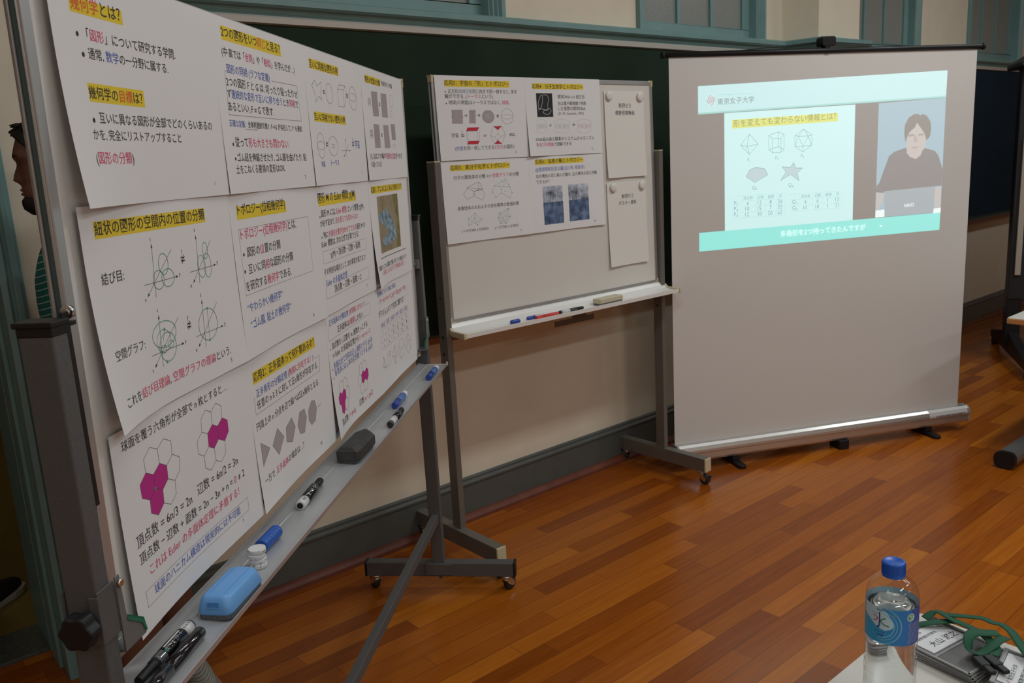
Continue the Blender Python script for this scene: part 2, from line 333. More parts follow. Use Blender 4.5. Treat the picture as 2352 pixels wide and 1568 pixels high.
'P8': [
  ('r',24.3,263.5,366.4,284.0,'y'), ('t','応用1：アニメによくある六角形バリア',24.4,265.8,363.4,'k',1), ('r',75.3,91.3,303.7,254.2,'F'), ('l',[(61.8,78.6),(359.0,78.3)],'n',2.2,0), ('t','球面をハニカム構造で覆い尽くす六角形バリア',20.5,46.6,360.2,'k',0), 
  ('t','→ 本当にこんなバリアが張れるの？',53.9,29.0,324.0,'p',0), 
],
'P9': [
  ('t','球面を覆う六角形が全部で n 枚とすると…',26.3,269.1,348.5,'k',0), ('l',[(94.8,253.6),(114.0,244.2),(114.6,221.5),(94.6,211.6),(75.8,221.4),(75.1,242.1)],'n',0.7,1), 
  ('l',[(133.8,253.6),(153.3,243.5),(152.1,222.4),(133.2,211.4),(114.6,221.5),(114.0,244.2)],'n',0.7,1), ('l',[(152.1,222.4),(171.2,211.5),(168.8,191.3),(150.4,180.6),(132.0,190.5),(133.2,211.4)],'n',0.7,1), 
  ('l',[(132.0,190.5),(150.4,180.6),(149.2,159.2),(130.8,149.7),(112.3,159.7),(114.0,180.3)],'n',0.7,1), ('g',[(75.8,221.4),(94.6,211.6),(95.2,189.8),(76.7,179.4),(57.9,189.6),(56.8,209.9)],'m'), 
  ('l',[(75.8,221.4),(94.6,211.6),(95.2,189.8),(76.7,179.4),(57.9,189.6),(56.8,209.9)],'n',0.6,1), ('g',[(114.6,221.5),(133.2,211.4),(132.0,190.5),(114.0,180.3),(95.2,189.8),(94.6,211.6)],'m'), 
  ('l',[(114.6,221.5),(133.2,211.4),(132.0,190.5),(114.0,180.3),(95.2,189.8),(94.6,211.6)],'n',0.6,1), ('g',[(95.2,189.8),(114.0,180.3),(112.3,159.7),(93.1,148.8),(75.0,159.4),(76.7,179.4)],'m'), 
  ('l',[(95.2,189.8),(114.0,180.3),(112.3,159.7),(93.1,148.8),(75.0,159.4),(76.7,179.4)],'n',0.6,1), ('l',[(304.5,258.9),(321.9,249.3),(320.4,228.0),(301.9,218.9),(284.6,227.4),(285.7,249.0)],'n',0.7,1), 
  ('l',[(267.4,258.1),(285.7,249.0),(284.6,227.4),(266.1,217.4),(248.0,226.3),(250.1,246.5)],'n',0.7,1), ('l',[(248.0,226.3),(266.1,217.4),(264.8,195.4),(246.4,185.1),(229.9,194.5),(229.5,215.4)],'n',0.7,1), 
  ('l',[(264.8,195.4),(281.7,186.5),(282.9,164.4),(263.5,154.4),(246.6,164.6),(246.4,185.1)],'n',0.7,1), ('l',[(300.1,196.6),(320.9,186.5),(318.7,165.0),(300.5,155.5),(282.9,164.4),(281.7,186.5)],'n',0.7,1), 
  ('g',[(284.6,227.4),(301.9,218.9),(300.1,196.6),(281.7,186.5),(264.8,195.4),(266.1,217.4)],'m'), ('l',[(284.6,227.4),(301.9,218.9),(300.1,196.6),(281.7,186.5),(264.8,195.4),(266.1,217.4)],'n',0.6,1), 
  ('g',[(320.4,228.0),(338.5,218.6),(337.9,198.1),(320.9,186.5),(300.1,196.6),(301.9,218.9)],'m'), ('l',[(320.4,228.0),(338.5,218.6),(337.9,198.1),(320.9,186.5),(300.1,196.6),(301.9,218.9)],'n',0.6,1), ('d',95.2,189.8,3,'g'), 
  ('t','頂点数 = 6n/3 = 2n',27.1,124.8,192.3,'k',0), ('t','辺数 = 6n/2 = 3n',211.6,129.2,357.9,'k',0), ('t','頂点数 − 辺数 + 面数 = 2n − 3n + n = [p0] ≠ 2',28.1,99.5,376.8,'k',0), ('t','これは Euler の多面体定理に矛盾する！',49.2,74.6,349.8,'p',0), 
  ('t','球面のハニカム構造は現実的には不可能',53.1,41.2,345.5,'b',0), ('l',[(29.2,34.4),(377.8,34.4),(377.8,58.7),(29.2,58.7)],'n',0.5,1), ('t','9',350.0,22.4,354.1,'n',0), 
],
'P10': [
  ('r',23.6,248.9,354.9,273.0,'y'), ('t','応用2：正多面体って何種類あるの？',25.8,252.9,351.7,'k',1), ('t','正多角形の分類定理 ([p無限に存在する！])',31.2,219.4,336.8,'b',0), ('t','任意の n ≧ 3 に対して正n角形が存在する.',29.3,199.0,360.2,'k',0), 
  ('l',[(343.3,224.8),(374.8,223.8),(370.3,189.0),(20.4,191.8),(20.8,225.6)],'n',0.6,0), ('t','円周上の n 分点を辺で結べば正n角形となる.',16.2,160.0,357.6,'k',0), ('g',[(23.3,135.2),(62.1,111.8),(22.9,87.8)],'q'), 
  ('l',[(23.3,135.2),(62.1,111.8),(22.9,87.8)],'n',0.6,1), ('g',[(106.6,137.6),(135.7,110.4),(102.1,83.7),(75.7,111.9)],'q'), ('l',[(106.6,137.6),(135.7,110.4),(102.1,83.7),(75.7,111.9)],'n',0.6,1), 
  ('g',[(185.1,135.4),(200.4,110.1),(178.3,84.8),(146.8,95.6),(150.5,124.8)],'q'), ('l',[(185.1,135.4),(200.4,110.1),(178.3,84.8),(146.8,95.6),(150.5,124.8)],'n',0.6,1), 
  ('g',[(258.9,132.2),(267.7,110.6),(250.3,82.3),(224.9,86.6),(213.8,109.5),(230.3,133.1)],'q'), ('l',[(258.9,132.2),(267.7,110.6),(250.3,82.3),(224.9,86.6),(213.8,109.5),(230.3,133.1)],'n',0.6,1), 
  ('g',[(303.1,137.6),(322.1,132.7),(330.3,112.3),(316.8,88.1),(293.8,84.7),(278.6,100.1),(281.8,122.1)],'q'), ('l',[(303.1,137.6),(322.1,132.7),(330.3,112.3),(316.8,88.1),(293.8,84.7),(278.6,100.1),(281.8,122.1)],'n',0.6,1), 
  ('t','…',338.4,112.1,357.8,'k',0), ('t','一方で, [p正多面体]の場合は…？',20.1,50.1,239.2,'k',0), ('t','10',333.9,22.9,342.8,'n',0), 
],
'P11': [
  ('t','正多面体の分類定理 ([p有限個しかない！])',21.4,271.8,318.2,'b',0), ('l',[(323.8,274.9),(357.8,276.7),(354.4,246.7),(13.0,240.5),(15.3,271.2)],'n',0.6,0), ('t','正多面体は[p5種類]しかない.',78.8,248.2,294.2,'k',0), ('d',15.6,219.7,2.2,'k'), 
  ('t','頂点数を l, 辺数を m, 面数を n とする.',28.3,216.1,326.5,'k',0), ('t','→ Euler の多面体定理から [pl − m + n = 2]',26.2,194.1,343.5,'k',0), ('d',17.7,169.9,2.2,'k'), ('t','各面は全て合同な正 p 角形とする. (p≧3)',26.6,165.7,351.9,'b',0), 
  ('d',18.0,148.8,2.2,'k'), ('t','各頂点には q 本の辺が集うとする. (q≧3)',28.9,147.7,350.4,'b',0), ('l',[(67.0,132.2),(82.8,124.5),(83.3,105.9),(66.8,97.8),(51.4,105.8),(50.8,122.8)],'n',0.7,1), 
  ('l',[(99.0,132.2),(115.0,123.9),(114.1,106.6),(98.5,97.6),(83.3,105.9),(82.8,124.5)],'n',0.7,1), ('l',[(114.1,106.6),(129.7,97.7),(127.8,81.1),(112.7,72.3),(97.6,80.4),(98.5,97.6)],'n',0.7,1), 
  ('l',[(97.6,80.4),(112.7,72.3),(111.7,54.7),(96.6,46.9),(81.4,55.1),(82.8,72.1)],'n',0.7,1), ('g',[(51.4,105.8),(66.8,97.8),(67.3,79.9),(52.1,71.3),(36.7,79.7),(35.8,96.4)],'m'), 
  ('l',[(51.4,105.8),(66.8,97.8),(67.3,79.9),(52.1,71.3),(36.7,79.7),(35.8,96.4)],'n',0.6,1), ('g',[(83.3,105.9),(98.5,97.6),(97.6,80.4),(82.8,72.1),(67.3,79.9),(66.8,97.8)],'m'), 
  ('l',[(83.3,105.9),(98.5,97.6),(97.6,80.4),(82.8,72.1),(67.3,79.9),(66.8,97.8)],'n',0.6,1), ('g',[(67.3,79.9),(82.8,72.1),(81.4,55.1),(65.6,46.2),(50.8,54.9),(52.1,71.3)],'m'), 
  ('l',[(67.3,79.9),(82.8,72.1),(81.4,55.1),(65.6,46.2),(50.8,54.9),(52.1,71.3)],'n',0.6,1), ('l',[(265.5,136.5),(279.9,128.5),(278.7,110.8),(263.3,103.2),(248.9,110.3),(249.8,128.3)],'n',0.7,1), 
  ('l',[(234.6,135.8),(249.8,128.3),(248.9,110.3),(233.5,102.0),(218.4,109.4),(220.2,126.2)],'n',0.7,1), ('l',[(218.4,109.4),(233.5,102.0),(232.4,83.7),(217.1,75.1),(203.4,82.9),(203.0,100.3)],'n',0.7,1), 
  ('l',[(232.4,83.7),(246.5,76.3),(247.5,57.9),(231.3,49.5),(217.3,58.0),(217.1,75.1)],'n',0.7,1), ('l',[(261.8,84.7),(279.1,76.3),(277.3,58.4),(262.1,50.5),(247.5,57.9),(246.5,76.3)],'n',0.7,1), 
  ('g',[(248.9,110.3),(263.3,103.2),(261.8,84.7),(246.5,76.3),(232.4,83.7),(233.5,102.0)],'m'), ('l',[(248.9,110.3),(263.3,103.2),(261.8,84.7),(246.5,76.3),(232.4,83.7),(233.5,102.0)],'n',0.6,1), 
  ('g',[(278.7,110.8),(293.7,103.0),(293.2,85.9),(279.1,76.3),(261.8,84.7),(263.3,103.2)],'m'), ('l',[(278.7,110.8),(293.7,103.0),(293.2,85.9),(279.1,76.3),(261.8,84.7),(263.3,103.2)],'n',0.6,1), 
  ('t','頂点数 [pl = pn/q]',38.9,18.3,163.9,'k',0), ('t','辺数 [pm = pn/2]',198.3,22.5,317.0,'k',0), 
],
'P12': [
  ('t','整数解についての連立方程式：',13.0,276.7,220.1,'b',0), ('t','l − m + n = 2, ql = 2m, pn = 2m',38.3,247.8,329.6,'p',0), ('l',[(20.1,232.2),(350.3,232.2),(350.3,261.6),(20.1,261.6)],'n',0.5,1), 
  ('t','が 3 ≦ p, q ≦ 5 で完全に解ける！',12.6,213.2,302.8,'k',0), ('l',[(20.6,121.8),(343.6,121.8)],'n',0.4,0), ('l',[(20.6,140.7),(343.6,140.7)],'n',0.4,0), ('l',[(20.6,159.6),(343.6,159.6)],'n',0.4,0), 
  ('l',[(20.6,178.6),(343.6,178.6)],'n',0.4,0), ('l',[(20.6,197.5),(343.6,197.5)],'n',0.4,0), ('l',[(20.6,121.8),(20.6,197.5)],'n',0.4,0), ('l',[(74.4,121.8),(74.4,197.5)],'n',0.4,0), ('l',[(128.2,121.8),(128.2,197.5)],'n',0.4,0), 
  ('l',[(182.1,121.8),(182.1,197.5)],'n',0.4,0), ('l',[(235.9,121.8),(235.9,197.5)],'n',0.4,0), ('l',[(289.7,121.8),(289.7,197.5)],'n',0.4,0), ('l',[(343.6,121.8),(343.6,197.5)],'n',0.4,0), ('t','(p,q)',31.9,182.7,63.1,'b',0), 
  ('t','(3,3)',85.7,182.7,116.9,'b',0), ('t','(4,3)',139.5,182.7,170.8,'b',0), ('t','(3,4)',193.4,182.7,224.6,'b',0), ('t','(5,3)',247.2,182.7,278.4,'b',0), ('t','(3,5)',301.0,182.7,332.3,'b',0), ('t','l',44.4,163.8,50.6,'k',0), 
  ('t','4',98.2,163.8,104.4,'k',0), ('t','8',152.0,163.8,158.3,'k',0), ('t','6',205.9,163.8,212.1,'k',0), ('t','20',256.6,163.8,269.1,'p',0), ('t','12',310.4,163.8,322.9,'p',0), ('t','m',44.4,144.9,50.6,'k',0), 
  ('t','6',98.2,144.9,104.4,'k',0), ('t','12',148.9,144.9,161.4,'k',0), ('t','12',202.7,144.9,215.2,'k',0), ('t','30',256.6,144.9,269.1,'k',0), ('t','30',310.4,144.9,322.9,'k',0), ('t','n',44.4,125.9,50.6,'k',0), 
  ('t','4',98.2,125.9,104.4,'k',0), ('t','6',152.0,125.9,158.3,'k',0), ('t','8',205.9,125.9,212.1,'k',0), ('t','12',256.6,125.9,269.1,'p',0), ('t','20',310.4,125.9,322.9,'p',0), 
  ('l',[(25.0,100.4),(12.8,74.6),(45.8,61.6)],'n',0.7,1), ('l',[(25.0,100.4),(33.9,69.4),(12.8,74.6)],'n',0.6,0), ('l',[(72.7,101.4),(104.9,99.9),(91.7,64.9),(58.1,60.9)],'n',0.7,1), 
  ('l',[(72.7,101.4),(83.7,89.0),(99.3,92.8),(104.9,99.9)],'n',0.6,0), ('l',[(154.0,108.7),(177.4,74.6),(150.7,48.0),(122.1,81.5)],'n',0.7,1), ('l',[(122.1,81.5),(153.0,70.2),(177.4,74.6)],'n',0.6,0), 
  ('l',[(154.0,108.7),(153.0,70.2),(150.7,48.0)],'n',0.6,0), ('l',[(218.4,108.9),(252.4,107.9),(270.7,84.6),(258.6,55.8),(225.4,46.9),(195.8,70.4),(200.6,94.9)],'n',0.7,1), ('l',[(200.6,94.9),(223.5,76.9),(270.7,84.6)],'n',0.6,0), 
  ('l',[(223.5,76.9),(225.4,46.9)],'n',0.6,0), ('l',[(322.1,109.5),(347.5,83.8),(341.8,55.4),(313.0,45.8),(289.7,69.8),(290.7,96.0)],'n',0.7,1), ('l',[(322.1,109.5),(302.6,85.5),(347.5,83.8)],'n',0.6,0), 
  ('l',[(289.7,69.8),(322.1,78.6),(341.8,55.4)],'n',0.6,0), 
],
'M1': [
  ('r',42.9,263.5,353.2,287.2,'y'), ('t','応用3：宇宙の「形」とトポロジー',43.1,267.6,352.3,'k',1), ('d',45.3,245.5,2.6,'k'), ('t','正方形の[b対辺]を同じ向きで同一視すると, 浮き',56.5,239.8,388.3,'k',0), ('t','輪ができる. ([pトーラス]という)',41.2,219.5,267.8,'k',0), 
  ('d',45.0,204.3,2.6,'k'), ('t','地球(の表面)はトーラスではなく, [p球面].',56.2,198.0,347.9,'k',0), ('g',[(67.1,181.4),(116.6,181.3),(113.6,132.3),(65.0,132.9)],'q'), ('l',[(67.1,181.4),(116.6,181.3),(113.6,132.3),(65.0,132.9)],'n',0.6,1), 
  ('g',[(148.9,178.6),(178.3,178.4),(175.2,132.8),(145.7,133.1)],'q'), ('l',[(148.9,178.6),(178.3,178.4),(175.2,132.8),(145.7,133.1)],'n',0.6,1), ('e',163.5,178.5,14.8,3.5,'n',0.6), 
  ('g',[(268.0,156.2),(266.9,162.5),(263.8,168.3),(258.7,173.3),(252.2,176.9),(244.6,179.1),(236.6,179.5),(228.8,178.2),(221.7,175.3),(215.8,170.9),(211.7,165.5),(209.5,159.4),(209.5,153.0),(211.7,146.9),(215.8,141.5),(221.7,137.1),(228.8,134.2),(236.6,132.9),(244.6,133.3),(252.2,135.5),(258.7,139.1),(263.8,144.1),(266.9,149.9)],'q'), 
  ('e',238.6,156.2,29.4,23.4,'n',0.6), ('e',238.7,157.1,10.5,4.4,'w',4), ('e',332.8,156.3,29.9,29.2,'n',0.8), ('e',332.6,154.5,29.3,8.1,'n',0.6), ('d',66.3,156.8,2,'R'), ('d',114.8,156.4,2,'R'), 
  ('l',[(162.9,172.0),(161.0,139.5)],'R',0.6,0), ('t','→',122.3,154.1,137.5,'k',0), ('t','→',184.6,154.4,200.2,'k',0), ('t','≉',279.5,151.4,292.6,'k',0), ('t','宇宙',57.2,82.0,88.7,'k',0), ('t','?',105.6,96.1,112.9,'k',0), 
  ('t','≈',101.6,83.5,116.2,'k',0), ('t','or',209.6,81.9,225.4,'k',0), ('t','etc.',337.8,81.5,368.6,'k',0), ('g',[(133.9,116.8),(189.8,117.2),(179.9,104.3),(127.1,104.4)],'R'), 
  ('l',[(133.9,116.8),(189.8,117.2),(179.9,104.3),(127.1,104.4)],'n',0.6,1), ('g',[(133.8,67.7),(188.1,68.0),(179.4,55.9),(127.0,56.1)],'R'), ('l',[(133.8,67.7),(188.1,68.0),(179.4,55.9),(127.0,56.1)],'n',0.6,1), 
  ('l',[(127.1,104.4),(127.0,56.1)],'n',0.6,0), ('l',[(179.9,104.3),(179.4,55.9)],'n',0.6,0), ('l',[(189.8,117.2),(188.1,68.0)],'n',0.6,0), ('l',[(133.9,116.8),(133.8,67.7)],'n',0.6,0), 
  ('g',[(261.2,119.6),(301.8,119.9),(281.4,105.9)],'R'), ('l',[(261.2,119.6),(301.8,119.9),(281.4,105.9)],'n',0.6,1), ('g',[(278.0,67.9),(297.2,54.4),(260.1,54.1)],'R'), ('l',[(278.0,67.9),(297.2,54.4),(260.1,54.1)],'n',0.6,1), 
  ('l',[(261.2,119.6),(301.8,119.9),(317.3,90.4),(297.2,54.4),(260.1,54.1),(243.4,86.2)],'n',0.8,1), ('l',[(243.4,86.2),(265.4,80.3),(280.3,93.4),(295.3,80.5),(317.3,90.4)],'n',0.6,0), ('l',[(281.4,105.9),(280.3,93.4)],'n',0.6,0), 
  ('l',[(265.4,80.3),(278.0,67.9),(295.3,80.5)],'n',0.6,0), ('t','([b対面]を同一視してできる[p3次元]の図形)',68.9,32.0,358.1,'k',0), ('t','11',363.0,16.5,370.5,'n',0), 
],
'M2': [
  ('r',41.1,260.0,325.8,282.1,'y'), ('t','応用4：分子生物学とトポロジー',40.3,261.4,324.4,'k',1), ('r',58.8,151.9,147.2,244.2,'K'), 
  ('l',[(68.9,179.5),(68.1,209.4),(83.0,234.8),(92.9,237.2),(93.0,214.1),(84.0,191.0),(72.3,181.8),(82.2,184.0),(107.9,179.3),(129.4,186.2),(137.1,174.5),(122.9,162.0),(103.3,163.0),(90.8,170.1),(97.9,177.0),(119.7,179.3),(119.3,200.2),(127.7,223.5),(119.0,237.3),(99.5,238.1)],'w',1.6,0), 
  ('t','環状DNA ↔ 結び目',176.1,223.6,328.9,'k',0), ('t','左は電子顕微鏡で撮影',175.5,197.4,339.8,'k',0), ('t','した実際の環状DNA',177.2,176.6,332.7,'k',0), ('t','(D. W. Sumners, 1995)',175.7,156.1,320.7,'n',0), ('e',79.7,128.4,28.7,14.9,'G',0.7), 
  ('e',77.8,105.1,28.7,14.9,'G',0.7), ('e',63.1,117.0,9.4,8.4,'G',0.7), ('e',78.8,116.7,9.4,8.4,'G',0.7), ('e',94.5,116.5,9.5,8.4,'G',0.7), ('e',193.8,126.9,43.0,15.2,'G',0.7), ('e',192.0,103.1,43.0,15.2,'G',0.7), 
  ('e',169.5,115.4,14.0,8.5,'G',0.7), ('e',192.9,115.0,14.1,8.6,'G',0.7), ('e',216.5,114.6,14.2,8.6,'G',0.7), ('e',322.0,125.2,42.9,15.6,'P',0.7), ('e',320.3,100.9,42.9,15.6,'P',0.7), ('e',297.8,113.4,14.0,8.7,'P',0.7), 
  ('e',321.2,113.0,14.1,8.8,'P',0.7), ('e',344.7,112.7,14.2,8.8,'P',0.7), ('t','→',119.1,112.7,134.4,'k',0), ('t','→',249.5,112.1,266.3,'k',0), ('t','DNA組み換え酵素のシステムのメカニズム',41.6,56.9,377.0,'k',0), 
  ('t','を[p結び目理論]で理解できる',41.3,36.5,240.6,'k',0), ('t','12',359.0,16.5,367.8,'n',0), 
],
'M3': [
  ('r',41.5,266.1,330.7,287.7,'y'), ('t','応用5：高分子化学とトポロジー',41.8,269.0,329.5,'k',1), ('t','分子の異性体の分類 ↔ [p空間グラフ]の分類',53.0,233.5,374.3,'k',0), 
  ('l',[(111.8,202.5),(168.2,221.5),(181.8,211.8),(185.9,193.5),(147.6,186.9),(114.4,200.1),(92.4,177.1),(113.4,159.3),(143.0,169.3),(144.7,187.1),(185.7,191.3),(197.5,172.5),(183.7,150.8),(148.8,168.9),(144.5,184.9),(168.3,192.4),(168.2,221.5)],'n',0.9,0), 
  ('l',[(111.8,202.5),(188.9,193.3)],'n',0.8,0), ('l',[(247.0,201.2),(286.4,216.2)],'g',0.6,0), ('l',[(286.4,216.2),(304.0,223.1)],'g',0.6,0), ('l',[(304.0,223.1),(318.8,202.4)],'g',0.6,0), 
  ('l',[(318.8,202.4),(324.1,192.9)],'g',0.6,0), ('l',[(247.0,201.2),(324.1,192.9)],'g',0.6,0), ('l',[(247.0,201.2),(234.9,179.1)],'g',0.6,0), ('l',[(234.9,179.1),(250.9,157.5)],'g',0.6,0), 
  ('l',[(250.9,157.5),(279.4,171.7)],'g',0.6,0), ('l',[(279.4,171.7),(320.5,151.4)],'g',0.6,0), ('l',[(320.5,151.4),(333.3,170.5)],'g',0.6,0), ('l',[(333.3,170.5),(324.1,192.9)],'g',0.6,0), 
  ('l',[(280.5,184.5),(279.4,171.7)],'g',0.6,0), ('l',[(280.5,184.5),(304.0,223.1)],'g',0.6,0), ('l',[(269.7,198.9),(324.1,192.9)],'g',0.6,0), ('d',247.0,201.2,2,'g'), ('d',286.4,216.2,2,'g'), ('d',304.0,223.1,2,'g'), 
  ('d',318.8,202.4,2,'g'), ('d',324.1,192.9,2,'g'), ('d',280.5,184.5,2,'g'), ('d',279.4,171.7,2,'g'), ('d',298.2,177.4,2,'g'), ('d',234.9,179.1,2,'g'), ('d',250.9,157.5,2,'g'), ('d',333.3,170.5,2,'g'), ('d',320.5,151.4,2,'g'), 
  ('d',269.7,198.9,2,'g'), ('t','各異性体のおおよその存在確率の数値計算',60.4,119.9,364.7,'k',0), ('l',[(141.5,104.2),(108.2,86.7)],'g',0.6,0), ('l',[(141.5,104.2),(172.4,79.0)],'g',0.6,0), ('l',[(108.2,86.7),(108.0,60.6)],'g',0.6,0), 
  ('l',[(108.2,86.7),(151.4,60.3)],'g',0.6,0), ('l',[(138.1,86.4),(141.5,104.2)],'g',0.6,0), ('l',[(108.0,60.6),(172.4,79.0)],'g',0.6,0), ('l',[(108.0,60.6),(138.1,86.4)],'g',0.6,0), ('l',[(151.4,60.3),(172.4,79.0)],'g',0.6,0), 
  ('l',[(138.1,86.4),(151.4,60.3)],'g',0.6,0), ('d',141.5,104.2,2,'g'), ('d',108.2,86.7,2,'g'), ('d',138.1,86.4,2,'g'), ('d',172.4,79.0,2,'g'), ('d',108.0,60.6,2,'g'), ('d',151.4,60.3,2,'g'), 
  ('l',[(262.3,95.9),(309.6,110.8)],'g',0.6,0), ('l',[(316.1,78.6),(309.6,110.8)],'g',0.6,0), ('l',[(316.1,78.6),(262.3,95.9)],'g',0.6,0), ('l',[(254.1,78.1),(309.6,110.8)],'g',0.6,0), ('l',[(254.1,78.1),(262.3,95.9)],'g',0.6,0), 
  ('l',[(254.1,78.1),(316.1,78.6)],'g',0.6,0), ('l',[(264.9,56.3),(309.6,110.8)],'g',0.6,0), ('l',[(264.9,56.3),(262.3,95.9)],'g',0.6,0), ('l',[(264.9,56.3),(316.1,78.6)],'g',0.6,0), ('l',[(264.9,56.3),(254.1,78.1)],'g',0.6,0), 
  ('l',[(293.6,54.8),(309.6,110.8)],'g',0.6,0), ('l',[(293.6,54.8),(262.3,95.9)],'g',0.6,0), ('l',[(293.6,54.8),(316.1,78.6)],'g',0.6,0), ('l',[(293.6,54.8),(254.1,78.1)],'g',0.6,0), ('l',[(293.6,54.8),(264.9,56.3)],'g',0.6,0), 
  ('d',309.6,110.8,2,'g'), ('d',262.3,95.9,2,'g'), ('d',316.1,78.6,2,'g'), ('d',254.1,78.1,2,'g'), ('d',264.9,56.3,2,'g'), ('d',293.6,54.8,2,'g'), ('t','y = 0.97380 ± 0.00003',70.0,34.0,202.7,'n',0), 
  ('t','y = 0.7380 ± 0.0003',232.4,32.9,354.2,'n',0), ('t','13',362.3,17.8,369.9,'n',0), 
],
'M4': [
  ('r',33.8,270.7,308.1,292.0,'y'), ('t','応用6：知恵の輪とトポロジー',34.4,273.6,305.5,'k',1), ('t','@国営昭和記念公園(立川市, 昭島市)',33.2,241.1,313.9,'b',0), ('t','右の黄色の足に絡んだ輪を, 左の黄色の足に移動',34.4,217.3,385.7,'k',0), ('t','できるか？',34.1,195.9,106.4,'k',0), 
  ('r',65.2,28.7,178.3,182.8,'T'), ('r',211.7,30.8,328.5,182.5,'T'), ('t','14',354.8,18.0,363.6,'n',0), 
],
'Q1': [
  ('t','新國ゼミ',90.0,296.5,169.3,'n',1), ('t','模擬授業動画',67.5,265.6,189.9,'n',1), 
],
'Q2': [
  ('t','新國ゼミ',92.0,294.6,169.9,'n',1), ('t','ポスター資料',71.1,266.1,189.1,'n',1), 
],
'SC': [
  ('g',[(135.5,1694.2),(1467.2,1726.0),(1466.0,1606.3),(134.9,1577.3)],'h',0), ('g',[(134.9,1577.3),(1466.0,1606.3),(1465.8,1598.2),(134.8,1569.8)],'i',0), ('g',[(135.1,1031.9),(1465.6,1036.0),(1464.9,949.9),(134.2,944.1)],'f',0), 
  ('g',[(266.0,1570.5),(955.7,1583.4),(958.3,1034.5),(267.5,1032.0)],'s',0), ('g',[(1085.1,1584.3),(1465.8,1597.0),(1466.4,1036.0),(1086.2,1037.0)],'v',0), ('g',[(303.8,1539.5),(861.5,1549.8),(862.6,1510.2),(305.0,1499.5)],'y',1), 
  ('s','東京女子大学',231.1,1608.7,417.3,1613.8,'t',0), ('s','Tokyo Woman’s Christian University',231.3,1648.1,414.0,1650.5,'u',0), 
  ('l',[(201.2,1631.4),(202.5,1630.5),(203.4,1628.8),(203.6,1626.7),(203.2,1624.3),(201.8,1621.9),(199.7,1619.9),(196.8,1618.5),(193.3,1618.1),(189.6,1618.8),(185.8,1620.7),(182.4,1623.9),(179.7,1628.3),(178.1,1633.6)],'z',4.5,0), 
  ('l',[(198.7,1629.3),(197.8,1627.9),(196.2,1626.9),(194.2,1626.6),(192.0,1627.1),(189.8,1628.5),(187.9,1630.8),(186.6,1633.9),(186.2,1637.7),(186.7,1641.7),(188.5,1645.8),(191.3,1649.4),(195.3,1652.3),(200.1,1654.0)],'z',4.5,0), 
  ('l',[(196.3,1631.6),(195.0,1632.5),(194.1,1634.2),(193.8,1636.3),(194.3,1638.7),(195.6,1641.1),(197.8,1643.1),(200.7,1644.4),(204.2,1644.9),(207.9,1644.2),(211.7,1642.3),(215.1,1639.1),(217.8,1634.7),(219.5,1629.4)],'z',4.5,0), 
  ('l',[(198.8,1633.7),(199.7,1635.1),(201.3,1636.1),(203.3,1636.4),(205.5,1635.9),(207.7,1634.5),(209.6,1632.2),(210.9,1629.1),(211.4,1625.3),(210.8,1621.3),(209.1,1617.2),(206.2,1613.5),(202.2,1610.7),(197.4,1609.0)],'z',4.5,0), 
  ('s','形を変えても変わらない情報とは？',311.2,1506.3,851.1,1519.7,'Y',0), ('l',[(393.4,1471.8),(348.8,1424.5),(394.3,1378.8),(439.2,1425.2)],'x',1.8,1), ('l',[(348.8,1424.5),(381.6,1415.7),(439.2,1425.2)],'x',1.8,0), 
  ('l',[(393.4,1471.8),(381.6,1415.7),(394.3,1378.8)],'x',1.8,0), ('l',[(494.3,1462.2),(545.4,1475.0),(574.4,1462.5),(558.6,1445.3),(513.6,1445.7)],'x',1.8,1), 
  ('l',[(494.3,1462.2),(496.2,1396.1),(514.3,1381.2),(559.4,1380.6),(575.4,1392.2),(574.4,1462.5)],'x',1.8,0), ('l',[(513.6,1445.7),(514.3,1381.2)],'x',1.8,0), ('l',[(558.6,1445.3),(559.4,1380.6)],'x',1.8,0), 
  ('l',[(496.2,1396.1),(546.1,1407.7),(575.4,1392.2)],'x',1.8,0), ('l',[(545.4,1475.0),(546.1,1407.7)],'x',1.8,0), ('l',[(677.8,1482.0),(724.1,1452.9),(721.8,1404.8),(676.5,1377.0),(633.6,1404.6),(631.5,1454.3)],'x',1.8,1), 
  ('l',[(650.4,1450.6),(704.5,1449.2),(676.0,1403.1)],'x',1.8,1), ('l',[(631.5,1454.3),(650.4,1450.6),(677.8,1482.0),(704.5,1449.2),(724.1,1452.9)],'x',1.8,0), 
  ('l',[(650.4,1450.6),(633.6,1404.6),(676.0,1403.1),(721.8,1404.8),(704.5,1449.2)],'x',1.8,0), ('l',[(676.0,1403.1),(676.5,1377.0)],'x',1.8,0), ('s','P₁',383.7,1346.9,404.0,1346.9,'x',0), 
  ('s','P₂',530.7,1347.6,552.0,1347.6,'x',0), ('s','P₃',665.8,1349.6,687.5,1349.6,'x',0), ('s','Q₁',409.7,1213.2,435.3,1213.3,'x',0), ('s','Q₂',599.3,1214.3,627.5,1214.3,'x',0), 
  ('g',[(377.5,1277.5),(393.3,1305.9),(425.1,1318.2),(473.2,1310.0),(490.8,1280.6),(423.6,1248.7)],'q',1), ('l',[(377.5,1277.5),(393.3,1305.9),(425.1,1318.2),(473.2,1310.0),(490.8,1280.6),(423.6,1248.7)],'x',1.8,1), 
  ('g',[(626.9,1330.0),(638.5,1303.7),(675.9,1301.7),(647.4,1279.2),(657.9,1242.5),(611.5,1275.0),(559.0,1249.9),(586.5,1289.5),(565.4,1313.4),(609.0,1308.2)],'q',1), 
  ('l',[(626.9,1330.0),(638.5,1303.7),(675.9,1301.7),(647.4,1279.2),(657.9,1242.5),(611.5,1275.0),(559.0,1249.9),(586.5,1289.5),(565.4,1313.4),(609.0,1308.2)],'x',1.8,1), ('l',[(307.8,1192.2),(584.6,1190.4)],'u',1,0), 
